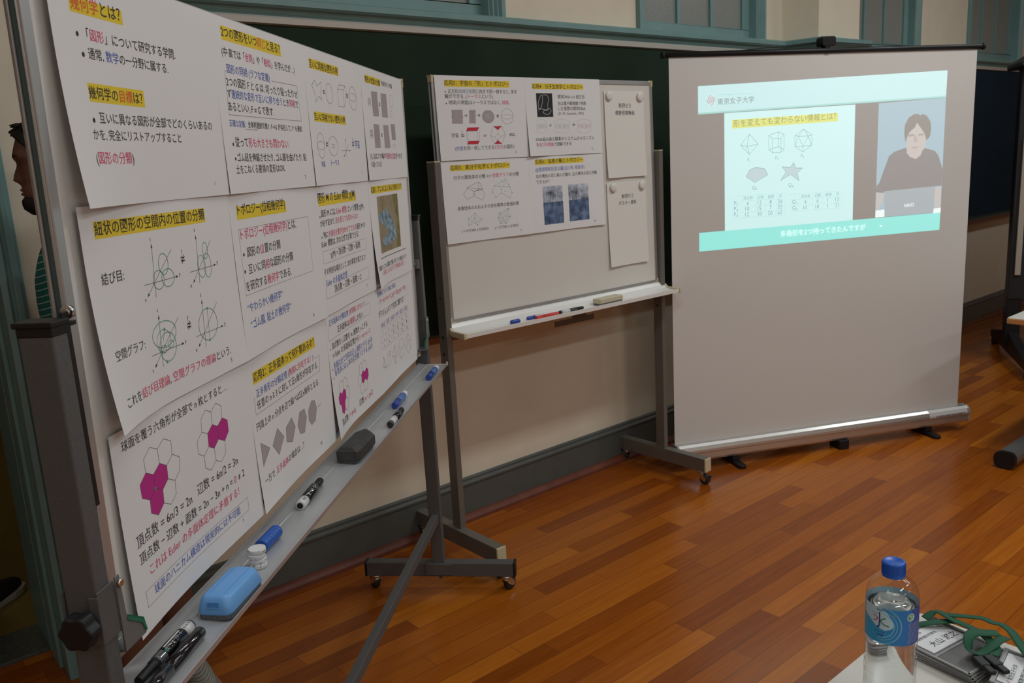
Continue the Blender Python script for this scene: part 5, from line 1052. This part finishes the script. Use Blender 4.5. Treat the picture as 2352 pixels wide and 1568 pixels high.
lcurve([(-24.5, 169.5), (-20.5, 168.5), (-17.6, 167), (-19.5, 164), (-22.5, 161.8), (-24.5, 161.5)], 1.3, 'red')
lcurve([(-7, 168.8), (-9.5, 168.4), (-12.5, 165.5), (-14.4, 163), (-11, 160.4), (-6.5, 158.6), (-2.5, 158)], 1.5, 'green')
def ltext(s, x0, x1, z, key, lay=3):
    i, _ = lm_(key); vs, fs, ms = glyphs(s, 0, {}, .01); a, b, c = min(v[0] for v in vs), max(v[0] for v in vs), min(v[1] for v in vs); k = (x1 - x0) / (b - a)
    lm.add([lab_pt(x0 + (v[0] - a) * k, z + (v[1] - c) * k, lay) for v in vs], fs, i)
ltext('Asahi', -20, -10.5, 178.4, 'navy'); ltext('おいしい水', -27, -18.5, 172.5, 'navy'); ltext('天然水', 0, 9, 173.5, 'txt'); ltext('おいしい水', -21, -8, 146.5, 'navy'); ltext('六甲', -18, -10, 140.5, 'navy'); ltext('eco', 22.5, 29, 170.3, 'dblue', 4)
bl = mat('bottle_label', (.10, .36, .60), .35)
nt = bl.node_tree; tc = nt.nodes.new('ShaderNodeTexCoord'); sx = nt.nodes.new('ShaderNodeSeparateXYZ'); nt.links.new(tc.outputs['Object'], sx.inputs[0])
mr = nt.nodes.new('ShaderNodeMapRange'); mr.inputs[1].default_value = -.034; mr.inputs[2].default_value = .034; nt.links.new(sx.outputs['X'], mr.inputs[0])
cr = nt.nodes.new('ShaderNodeValToRGB'); e = cr.color_ramp.elements; e[0].color = (.05, .40, .66, 1); e[1].color = (.012, .09, .42, 1); q = e.new(.45); q.color = (.012, .25, .58, 1)
nt.links.new(mr.outputs[0], cr.inputs[0]); nt.links.new(cr.outputs[0], nt.nodes['Principled BSDF'].inputs['Base Color'])
for k in range(64):
    a0_, a1_ = 2 * PI * k / 64, 2 * PI * (k + 1) / 64; q_ = RL - .0002
    i, _ = lm_('backing'); lm.add([(q_ * math.sin(a), -q_ * math.cos(a), z / 1000) for a in (a0_, a1_) for z in (Z0, Z1)], [(0, 2, 3, 1)], i, True)
_, cols = lm_('base')
lm.build('label', [bl if k == 'base' else mat('label_' + k, cols[k], .4) for k in LBM], bt, fix=False)

# name badge holders and their green lanyards
card = mat('badge_card', (.76, .76, .78), .6); vin_edge = mat('vinyl_sheet', (.20, .205, .21), .22, coat=.6)
rimm = mat('pocket_vinyl', (.40, .41, .41), .14, coat=.8)
def badge(label, loc, rz, lines, tilt=(0, 0), logo=False):
    # upright vinyl pouch, card in its upper half, zip-like welded strip across the top
    t = thing('name_badge', label, 'badge', loc, rz, 'badge holders on the white table'); t.rotation_euler = (tilt[0], tilt[1], rz)
    MB().prism(rrect(-.052, .052, -.0625, .0625, .004), 'z', 0, .0012).build('back_sheet', vin_edge, t)
    MB().prism(rrect(-.042, .042, .000, .0545, .002), 'z', .0014, .0020).build('card', card, t)
    m = MB(); m.box(-.052, .052, .0555, .062, .0012, .0034); m.box(-.052, -.0475, -.0625, .0555, .0012, .0028); m.box(.0475, .052, -.0625, .0555, .0012, .0028); m.box(-.052, .052, -.0625, -.0585, .0012, .0028); m.box(-.0475, .0475, -.008, -.004, .0012, .0026)
    m.build('pocket_rim', rimm, t, bevel=.0008)
    if lines:
        q = MB()
        for s, x0, x1, y in lines:
            vs, fs, ms = glyphs(s, 0, {}, .008); a, b, c = min(v[0] for v in vs), max(v[0] for v in vs), min(v[1] for v in vs); k = (x1 - x0) / (b - a)
            q.add([(x0 + (v[0] - a) * k, y + (v[1] - c) * k, .00215) for v in vs], fs)
        q.build('lettering', mat('badge_ink', (.04, .04, .06), .6), t, fix=False)
    if logo:
        q = MB()
        for k in range(4):
            pts = [(-.036 + math.cos(k * PI / 2 + u * .35) * (.0006 + .0004 * u), .040 + math.sin(k * PI / 2 + u * .35) * (.0006 + .0004 * u)) for u in range(9)]
            for (xa, ya), (xb, yb) in zip(pts, pts[1:]): q.add([(xa - .0004, ya, .00215), (xa + .0004, ya, .00215), (xb + .0004, yb, .00215), (xb - .0004, yb, .00215)], [(0, 1, 2, 3)])
        q.build('emblem', mat('emblem_red', (.50, .08, .09), .6), t, fix=False)
    return t
for k in range(4):
    badge('clear vinyl badge holder, %s of the stack beside the bottle' % ('lowest', 'second from below', 'third from below', 'fourth from below')[k], (1.279 - k * .0012, .488 + k * .0012, .7352 + k * .0042), math.radians(-4 - k * 1.5), [])
badge('topmost badge of the stack beside the bottle, with a handwritten name on its card', (1.277, .492, .7523), math.radians(-10), [('東京女子大学', -.038, -.006, .044), ('情報数理科学専攻', -.038, .016, .0325), ('大山 淑之', -.026, .038, .009)])
badge('badge holder at the photo\'s right edge, leaning over the stack, with a printed heading', (1.272, .3585, .7520), math.radians(9), [('東京女子大学', -.030, .016, .036), ('情報数理科学専攻', -.038, .030, .022), ('数学専攻', -.038, -.006, .010)], tilt=(.10, 0), logo=True)
lan = mat('green_strap', (.006, .085, .038), .7, bump=.2, nscale=500)
def ribbon(label, pts, w=.0155, group='lanyards on the badges', clip=None):
    # flat woven strap through points (x, y, z, roll)
    P = [Vector(p[:3]) for p in pts]; rolls = [p[3] for p in pts]
    # Catmull-Rom resample
    out = []; n = len(P)
    for i in range(n - 1):
        a, b, c, d = P[max(i - 1, 0)], P[i], P[i + 1], P[min(i + 2, n - 1)]
        for k in range(7):
            t_ = k / 7; t2, t3 = t_ * t_, t_ ** 3
            out.append((.5 * ((2 * b) + (c - a) * t_ + (2 * a - 5 * b + 4 * c - d) * t2 + (3 * b - a - 3 * c + d) * t3), rolls[i] + (rolls[i + 1] - rolls[i]) * t_))
    out.append((P[-1], rolls[-1]))
    m = MB(); vs = []; N = len(out)
    for i, (p, ro) in enumerate(out):
        t_ = (out[min(i + 1, N - 1)][0] - out[max(i - 1, 0)][0]).normalized(); s = t_.cross(Vector((0, 0, 1)))
        s = s.normalized() if s.length > 1e-4 else Vector((1, 0, 0)); nn = s.cross(t_).normalized()
        sd = s * math.cos(ro) + nn * math.sin(ro); nr = t_.cross(sd).normalized()
        for a, b in ((-.5, -.5), (-.17, -.65), (.17, -.65), (.5, -.5), (.5, .5), (.17, .65), (-.17, .65), (-.5, .5)): vs.append(p + sd * w * a + nr * .0013 * b)
    m.add(vs, [(i * 8 + k, i * 8 + (k + 1) % 8, (i + 1) * 8 + (k + 1) % 8, (i + 1) * 8 + k) for i in range(N - 1) for k in range(8)], 0, True)
    m.add(vs[:8], [list(range(8))]); m.add(vs[-8:], [list(range(8))[::-1]])
    t = thing('lanyard', label, 'lanyard', tuple(P[0]), 0, group)
    o = m.build('strap', lan, t); o.location = -P[0]
    if clip:
        c = MB(); cx, cy, cz, rz = clip; T = Matrix.Translation(Vector((cx, cy, cz)) - P[0]) @ Matrix.Rotation(rz, 4, 'Z')
        c.prism(rrect(-.016, .012, -.008, .008, .004), 'z', -.004, .004, T=T); c.prism(rrect(-.032, -.014, -.006, .006, .003), 'z', -.003, .003, T=T)
        c.build('clip', blackpl, t, bevel=.002)
    return t
ribbon('green lanyard strap coming out from behind the bottle onto the stack', [(1.262, .585, .742, 0.03), (1.295, .552, .756, 0.07), (1.309, .533, .762, 0.10), (1.322, .520, .764, 0.10), (1.336, .505, .764, 0.07)])
ribbon('long green lanyard crossing the named badge down to the left black clip', [(1.322, .552, .756, 0.03), (1.340, .540, .766, 0.17), (1.324, .505, .770, 0.10), (1.314, .468, .772, 0.10), (1.298, .442, .772, 0.07), (1.284, .430, .770, 0.03), (1.268, .428, .768, 0.00)], clip=(1.246, .437, .764, 0.94))
ribbon('green lanyard arching along the far side of the badges to the right edge', [(1.338, .522, .768, 0.07), (1.344, .500, .772, 0.14), (1.350, .474, .776, 0.17), (1.348, .458, .776, 0.17), (1.351, .446, .776, 0.21), (1.340, .428, .776, 0.17), (1.322, .410, .772, 0.10), (1.296, .385, .768, 0.07)])
ribbon('green lanyard looped upright near the black clips', [(1.322, .440, .776, 0.07), (1.303, .452, .780, 0.17), (1.284, .462, .784, 0.35), (1.264, .462, .782, 0.49), (1.254, .454, .770, 0.42), (1.264, .444, .766, 0.21), (1.284, .436, .772, 0.10), (1.302, .432, .776, 0.03), (1.318, .428, .776, 0.07)], clip=(1.256, .424, .766, 1.01))
# ------------------------------------------------------------------ second table and what stands at the right edge
t2 = thing('table', 'white table with an orange wooden edge at the photo\'s right edge', 'table', (4.60, 1.17, 0))
MB().prism(rrect(-.36, .95, -.35, .30, .02), 'z', .686, .700).build('tabletop', mat('white_laminate'  , (.62, .60, .55), .35), t2)
MB().prism(rrect(-.364, .954, -.354, .304, .022), 'z', .672, .698).build('edge_band', mat('orange_wood_edge', (.48, .21, .075), .4), t2, bevel=.004)
l = MB().box(-.18, -.10, -.06, .0, .05, .672).build('leg', greypaint, t2, bevel=.004)
f = MB().prism(rrect(-.07, .02, .008, .082, .03), 'x', -.44, .40, T=Matrix.Translation((0, .26, 0))).build('foot', mat('foot_grey_metal', (.22, .22, .215), .35, .5), t2)
MB().prism(rrect(-.072, .022, .004, .084, .031), 'x', -.462, -.438, T=Matrix.Translation((0, .26, 0))).build('end_cap', blackpl, f)
bg = thing('shoulder_bag', 'black bag with a pale handle ring under the right-hand table', 'bag', (4.98, 1.30, 0))
MB().prism(rrect(-.30, .30, .30, .60, .06), 'y', -.12, .12).build('body', mat('black_nylon', (.012, .012, .014), .6), bg, bevel=.03, seg=3)
MB().tube([(-.30 + .05 * (1 - math.cos(a * PI / 8)), -.13, .595 + .028 * math.sin(a * PI / 8)) for a in range(9)], .006).build('handle', mat('pale_handle', (.34, .34, .36), .4), bg)
MB().box(-.28, .28, -.10, .10, .22, .305).build('base', blackpl, bg, bevel=.01)
MB().box(-.26, .26, -.09, .09, .0, .222).build('lower_case', blackpl, bg, bevel=.01)
pt = thing('partition', 'tall black rolling partition at the far right, with a pale strip on its edge', 'partition', (6.30, 2.20, 0), math.atan2(-.86, .5))
dk = mat('black_panel', (.016, .016, .018), .5)
MB().box(.0, 1.3, -.05, .05, .42, 1.96).build('panel', dk, pt, bevel=.006)
MB().prism([(-.04, 1.95), (-.04, 1.985), (.06, 2.045), (1.4, 2.06), (1.4, 1.96)], 'y', -.22, .22).build('top_cover', dk, pt, bevel=.008)
MB().box(.0, .09, -.05, .05, .1, .44).box(1.2, 1.29, -.05, .05, .1, .44).build('upright', blackpl, pt, bevel=.004)
for x in (.02, .92):
    f = MB().prism([(-.62, .055), (.55, .055), (.55, .10), (.05, .20), (-.05, .20), (-.62, .10)], 'x', x, x + .06).build('foot', blackpl, pt, bevel=.006)
    for y in (-.57, .50):
        MB().cyl((x + .005, y, .03), (x + .055, y, .03), .03).build('wheel', rubber, f)
MB().box(.03, .065, -.075, -.052, .60, 1.50, T=Matrix.Rotation(.0, 4, 'Y')).build('edge_strip', mat('pale_strip', (.48, .42, .35), .5), pt, bevel=.003)
# ------------------------------------------------------------------ people: behind the near board, and in the corridor
def loft(m, rows, n=40, mi=0, smooth=True, cap=True):
    # rows: (z, front x, back x, half width y, nose bump)
    vs = []
    for z, xf, xb, hw, nb in rows:
        c, a = (xf + xb) / 2, (xf - xb) / 2
        for k in range(n):
            t = 2 * PI * k / n; ct, st = math.cos(t), math.sin(t)
            x = c + a * (abs(ct) ** .85) * (1 if ct >= 0 else -1); y = hw * (abs(st) ** .9) * (1 if st >= 0 else -1)
            if nb and ct > 0: x += nb * 1.2 * math.exp(-(y / .0155) ** 2)
            vs.append((x, y, z))
    N = len(rows)
    m.add(vs, [(i * n + k, i * n + (k + 1) % n, (i + 1) * n + (k + 1) % n, (i + 1) * n + k) for i in range(N - 1) for k in range(n)], mi, smooth)
    if cap: m.add(vs[:n], [list(range(n))[::-1]], mi, smooth); m.add(vs[-n:], [list(range(n))], mi, smooth)
HEAD = [(1.703, -.095, -.105, .004, 0), (1.700, -.066, -.135, .030, 0), (1.690, -.040, -.160, .050, 0), (1.672, -.021, -.182, .065, 0), (1.645, -.011, -.197, .074, 0), (1.626, -.005, -.202, .077, 0),
        (1.616, -.004, -.203, .077, .002), (1.606, -.014, -.203, .077, .004), (1.596, -.018, -.202, .076, .007), (1.580, -.018, -.199, .075, .013), (1.566, -.018, -.193, .073, .018), (1.558, -.018, -.189, .072, .020),
        (1.550, -.020, -.184, .070, .010), (1.543, -.018, -.178, .068, .003), (1.534, -.0125, -.172, .066, 0), (1.528, -.0155, -.168, .064, 0), (1.521, -.0135, -.164, .062, 0), (1.511, -.020, -.158, .059, 0),
        (1.499, -.016, -.153, .055, 0), (1.488, -.018, -.150, .050, 0), (1.478, -.034, -.150, .047, 0), (1.468, -.062, -.152, .049, 0), (1.450, -.066, -.157, .053, 0), (1.430, -.066, -.163, .058, 0), (1.412, -.058, -.168, .080, 0)]
TORSO = [(1.398, -.060, -.185, .120, 0), (1.380, -.050, -.200, .165, 0), (1.350, -.038, -.222, .180, 0), (1.300, -.024, -.238, .185, 0), (1.240, -.020, -.245, .178, 0), (1.160, -.024, -.248, .168, 0), (1.08, -.034, -.250, .162, 0), (1.00, -.050, -.262, .168, 0), (.93, -.062, -.272, .174, 0), (.86, -.07, -.262, .166, 0), (.80, -.09, -.23, .11, 0)]
def hand(m, w, d, side):
    # palm, four unequal fingers and a thumb off the palm's side, slightly curled; w wrist, d direction of the hand
    w = Vector(w); d = Vector(d).normalized(); fx = Vector((1, 0, 0)); fx = (fx - d * fx.dot(d)).normalized(); sy = d.cross(fx)
    def P(a, b, c): return w + d * a + fx * b + sy * c
    m.tube([P(-.01, 0, 0), P(.02, 0, 0), P(.05, .002, 0), P(.085, .004, 0)], [.025, .026, .032, .030], n=12)
    for b, L in ((.027, .066), (.010, .074), (-.008, .069), (-.025, .054)):
        c = -side * 1.0
        m.tube([P(.075, b, 0), P(.075 + L * .45, b * 1.05, c * .006), P(.075 + L * .78, b * 1.05, c * .020), P(.075 + L * .93, b, c * .038)], [.0095, .009, .0082, .0065], n=10)
    m.tube([P(.015, .024, 0), P(.040, .046, -side * .010), P(.066, .052, -side * .020), P(.084, .048, -side * .028)], [.012, .0105, .0095, .007], n=10)
def remesh(o, vox, smooth=6):
    md = o.modifiers.new('remesh', 'REMESH'); md.mode = 'VOXEL'; md.voxel_size = vox; md.use_smooth_shade = True
    if smooth: s = o.modifiers.new('smooth', 'SMOOTH'); s.factor = .5; s.iterations = smooth
    dg = bpy.context.evaluated_depsgraph_get(); me = bpy.data.meshes.new_from_object(o.evaluated_get(dg)); o.modifiers.clear(); old = o.data; mats = [x for x in old.materials]
    o.data = me; me.materials.clear()
    for x in mats: me.materials.append(x)
    me.polygons.foreach_set('use_smooth', [True] * len(me.polygons)); me.polygons.foreach_set('material_index', [0] * len(me.polygons)); return o
def stripes(name, base, line, pitch, width):
    m = bpy.data.materials.new(name); m.use_nodes = True; nt = m.node_tree; b = nt.nodes['Principled BSDF']; b.inputs['Roughness'].default_value = .85
    tc = nt.nodes.new('ShaderNodeTexCoord'); sp = nt.nodes.new('ShaderNodeSeparateXYZ'); nt.links.new(tc.outputs['Object'], sp.inputs[0])
    ad = nt.nodes.new('ShaderNodeMath'); ad.operation = 'MULTIPLY_ADD'; ad.inputs[1].default_value = .35; nt.links.new(sp.outputs['X'], ad.inputs[0]); nt.links.new(sp.outputs['Z'], ad.inputs[2])
    mo = nt.nodes.new('ShaderNodeMath'); mo.operation = 'PINGPONG'; mo.inputs[1].default_value = pitch / 2; nt.links.new(ad.outputs[0], mo.inputs[0])
    lt = nt.nodes.new('ShaderNodeMath'); lt.operation = 'LESS_THAN'; lt.inputs[1].default_value = width / 2; nt.links.new(mo.outputs[0], lt.inputs[0])
    mx = nt.nodes.new('ShaderNodeMix'); mx.data_type = 'RGBA'; mx.inputs[6].default_value = base + (1,); mx.inputs[7].default_value = line + (1,)
    nt.links.new(lt.outputs[0], mx.inputs[0]); nt.links.new(mx.outputs[2], b.inputs['Base Color']); return m
def shoe(par, ankle, toe_dir, upper, sole, detail, lace=True):
    a = Vector(ankle); d = Vector((toe_dir[0], toe_dir[1], 0)).normalized(); T = Matrix.Translation((a.x, a.y, 0)) @ Matrix.Rotation(math.atan2(d.y, d.x), 4, 'Z')
    def foot(s, off): # outline half-widths along the foot
        pts = [(-.075, .0), (-.070, .022), (-.05, .034), (0, .034), (.06, .038), (.11, .044), (.15, .042), (.185, .028), (.198, .0)]
        return [(x + (off if x > .15 else -off if x < -.06 else 0), (y + off) * s) for x, y in pts]
    ol = foot(-1, .003) + foot(1, .003)[::-1][1:-1]
    s = MB().prism(ol, 'z', .0, .026, T=T).build('shoe_sole', sole, par, bevel=.004)
    rows = [(.024, .0, 1.0, .195), (.045, .002, 1.0, .19), (.062, .006, .92, .165), (.078, .006, .80, .115), (.090, .004, .72, .058), (.098, .004, .70, .046), (.104, .002, .74, .044)]
    m = MB(); vs = []; n = 30
    for z, off, wk, xf in rows:
        xb = -.072 + off
        for k in range(n):
            t = 2 * PI * k / n; x = (xf + xb) / 2 + (xf - xb) / 2 * math.cos(t); y = math.sin(t) * (.040 if x > 0 else .034) * wk
            vs.append(T @ Vector((x, y, z)))
    m.add(vs, [(i * n + k, i * n + (k + 1) % n, (i + 1) * n + (k + 1) % n, (i + 1) * n + k) for i in range(len(rows) - 1) for k in range(n)], 0, True); m.add(vs[:n], [list(range(n))[::-1]]); m.add(vs[-n:], [list(range(n))])
    u = m.build('shoe', upper, s)
    if lace:
        q = MB()
        for i in range(5): x = .052 + i * .019; z = .1005 - i * .0088; q.tube([T @ Vector((x, -.022, z - .006)), T @ Vector((x + .002, 0, z + .002)), T @ Vector((x, .022, z - .006))], .0028, n=6)
        q.build('laces', detail, s)
    return s
def person(label, loc, rz, skin, shirt_m, trouser_m, shoe_args, stride, beard=True, ext=None):
    t = thing('person', label, 'person', loc, rz)
    fl, fr = stride                                     # ankle positions of the left (+y) and right (-y) foot
    m = MB(); loft(m, HEAD + TORSO)
    arms = []
    for s, sw in ((1, .05), (-1, -.04)):
        sh = Vector((-.125, s * .172, 1.365)); el = Vector((-.205 + sw * .5, s * .222, 1.090)); wr = Vector((-.215 + sw, s * .215, .850)); arms.append((sh, el, wr))
        m.tube([sh, (sh + el) / 2, el, (el * .6 + wr * .4), wr], [.052, .045, .038, .036, .027], n=14); hand(m, wr, (wr - el).normalized() + Vector((.1, 0, -.2)), s)
    legs = []
    for s, ft in ((1, fl), (-1, fr)):
        hp = Vector((-.165, s * .092, .88)); an = Vector(ft); kn = (hp + an) / 2 + Vector((.02, 0, .0)); legs.append((hp, kn, an))
        m.tube([hp, (hp * .5 + kn * .5), kn, kn * .62 + an * .38 - Vector((.012, 0, 0)), an, an - Vector((0, 0, .04))], [.088, .075, .056, .055, .037, .036], n=16)
    b = remesh(m.build('body', skin, t), .0048, 2)
    # eyes, brows, ear, lips
    e = MB()
    for s in (-1, 1): e.ell((-.0325, s * .031, 1.601), (.010, .0115, .0065))
    e.build('eyes', mat('eye_dark', (.02, .014, .012), .2), b)
    q = MB()
    for s in (-1, 1): q.tube([(-.011, s * .016, 1.617), (-.012, s * .03, 1.622), (-.024, s * .047, 1.618)], [.0040, .0045, .003], n=8)
    hairm = mat('black_hair', (.010, .009, .009), .6, noise=.3, nscale=300)
    q.build('eyebrows', hairm, b)
    q = MB()
    for s in (-1, 1): q.ell((-.105, s * .077, 1.588), (.020, .009, .032))
    q.build('ears', skin, b)
    q = MB().ell((-.0165, 0, 1.5335), (.0075, .024, .0048)).ell((-.0175, 0, 1.5225), (.008, .022, .005)); q.build('lips', mat('lips', (.20, .075, .06), .5), b)
    h = MB(); side = []
    def head_at(z):
        for p_, q_ in zip(HEAD, HEAD[1:]):
            if p_[0] >= z >= q_[0]: t_ = (p_[0] - z) / (p_[0] - q_[0]); return [p_[i] + (q_[i] - p_[i]) * t_ for i in range(4)]
        return list(HEAD[0][:4])
    for z, th, lim in ((1.7029, .006, 0), (1.698, .009, 0), (1.688, .010, 0), (1.676, .010, 8), (1.664, .009, 24), (1.652, .008, 46), (1.638, .007, 60), (1.622, .006, 68), (1.604, .005, 80), (1.585, .004, 92), (1.565, .0035, 102), (1.54, .003, 114), (1.515, .003, 122), (1.488, .002, 128)):
        r0 = head_at(z); c, a = (r0[1] + r0[2]) / 2, (r0[1] - r0[2]) / 2; lm0 = math.radians(max(lim, .5)); zz = z + (.008 if z > 1.69 else .004 if z > 1.66 else 0)
        side.append([(c + (a + th) * (abs(math.cos(t_)) ** .85) * (1 if math.cos(t_) >= 0 else -1), (r0[3] + th) * (abs(math.sin(t_)) ** .9) * (1 if math.sin(t_) >= 0 else -1), zz) for t_ in [lm0 + (2 * PI - 2 * lm0) * k / 48 for k in range(49)]])
    h.add([v for r_ in side for v in r_], [(i * 49 + k, i * 49 + k + 1, (i + 1) * 49 + k + 1, (i + 1) * 49 + k) for i in range(len(side) - 1) for k in range(48)], 0, True)
    h.add(side[0], [list(range(49))], 0, True)
    rr = random.Random(3)
    for _ in range(60):                                 # short uneven tufts along the hairline
        t_ = rr.uniform(-.9, .9); x = -.012 - .05 * abs(t_); y = .075 * math.sin(t_ * 1.2); z = 1.672 + rr.uniform(-.004, .022) - .004 * abs(t_)
        h.tube([(x - .014, y, z + .004), (x, y, z + .006), (x + .009, y + rr.uniform(-.004, .004), z + rr.uniform(-.002, .006))], [.005, .004, .001], n=6)
    hr = h.build('hair', hairm, t); sd = hr.modifiers.new('thick', 'SOLIDIFY'); sd.thickness = .003; sd.offset = -1
    if beard:
        g = MB(); rows = []
        for z in (1.514, 1.505, 1.495, 1.485, 1.476, 1.470):
            r0 = min(HEAD, key=lambda r_: abs(r_[0] - z)); c, a = (r0[1] + r0[2]) / 2, (r0[1] - r0[2]) / 2; lim = math.radians(48 if z > 1.51 else 72); th = .002 if z > 1.51 else .005
            rows.append([(c + (a + th) * (math.cos(t_) ** .85), (r0[3] + th * .6) * (abs(math.sin(t_)) ** .9) * (1 if math.sin(t_) >= 0 else -1), z - (.005 if z < 1.48 else 0)) for t_ in [-lim + 2 * lim * k / 20 for k in range(21)]])
        g.add([v for r_ in rows for v in r_], [(i * 21 + k, i * 21 + k + 1, (i + 1) * 21 + k + 1, (i + 1) * 21 + k) for i in range(len(rows) - 1) for k in range(20)], 0, True)
        bd_ = g.build('beard', hairm, t); sd = bd_.modifiers.new('thick', 'SOLIDIFY'); sd.thickness = .005; sd.offset = 0
    # shirt with short sleeves and collar, trousers
    m = MB(); loft(m, [(z, xf + .014, xb - .012, hw + .014, 0) for z, xf, xb, hw, nb in [(1.418, -.052, -.168, .080, 0)] + TORSO if z > .88])
    for sh, el, wr in arms: m.tube([sh + Vector((0, -.03 if sh.y > 0 else .03, .005)), sh, sh * .6 + el * .4, sh * .22 + el * .78], [.06, .067, .064, .066], n=16)
    sh_ = remesh(m.build('shirt', shirt_m, t), .008, 4)
    c = MB(); rows = [(1.405, -.050, -.172, .079), (1.425, -.052, -.170, .070), (1.447, -.056, -.166, .064), (1.430, -.044, -.176, .076), (1.408, -.036, -.186, .090)]
    loft(c, [r_ + (0,) for r_ in rows], cap=False); c.build('collar', shirt_m, sh_)
    m = MB(); loft(m, [(1.0, -.046, -.270, .178, 0), (.95, -.052, -.282, .184, 0), (.88, -.060, -.284, .186, 0), (.83, -.068, -.280, .182, 0), (.785, -.085, -.262, .165, 0), (.765, -.12, -.23, .12, 0)])
    for hp, kn, an in legs: m.tube([hp + Vector((0, 0, .02)), hp * .5 + kn * .5, kn, kn * .5 + an * .5, an + Vector((0, 0, .015))], [.098, .084, .070, .066, .060], n=18)
    remesh(m.build('trousers', trouser_m, t), .008, 5)
    for s, an, td in ((1, legs[0][2], shoe_args['dir'][0]), (-1, legs[1][2], shoe_args['dir'][1])): shoe(t, (an.x, an.y, 0), td, shoe_args['upper'], shoe_args['sole'], shoe_args['detail'])
    return t
skin = mat('skin_tan', (.17, .088, .06), .5, noise=.1, nscale=60)
teal_shirt = stripes('teal_striped_knit', (.004, .135, .125), (.42, .50, .48), .0165, .0022)
brown_tr = mat('brown_trousers', (.17, .07, .04), .85, noise=.15, nscale=80)
knit = stripes('grey_striped_knit', (.20, .19, .16), (.34, .33, .29), .006, .0025)
# walks towards the doorway, half hidden by the near board
D0 = math.atan2(.33, -.944)
person('bearded person in a teal shirt with white stripes, seen in profile behind the near whiteboard', (.4745, 2.541, 0), D0, skin, teal_shirt, brown_tr,
       dict(upper=knit, sole=mat('pinkish_sole', (.34, .22, .17), .7), detail=mat('grey_laces', (.36, .36, .33), .8), dir=((1, .05), (-.35, .94))), ((-.13, .09, .11), (-.235, -.085, .11)))
dark_sh = mat('dark_shirt', (.03, .03, .035), .85); khaki = mat('khaki_trousers', (.055, .045, .03), .85)
person('person in dark clothes out in the corridor, only a black shoe with pale sole showing', (.335, 3.575, 0), math.atan2(.73, .68), mat('skin_light', (.42, .24, .16), .5), dark_sh, khaki,
       dict(upper=mat('black_canvas', (.010, .010, .012), .8), sole=mat('pale_rubber', (.42, .41, .38), .7), detail=mat('black_laces', (.015, .015, .016), .8), dir=((1, .1), (1, -.1))), ((-.12, .10, .11), (-.055, -.02, .11)), beard=False)
TXO.name = 'lettering'
bpy.data.objects.remove(TXO)
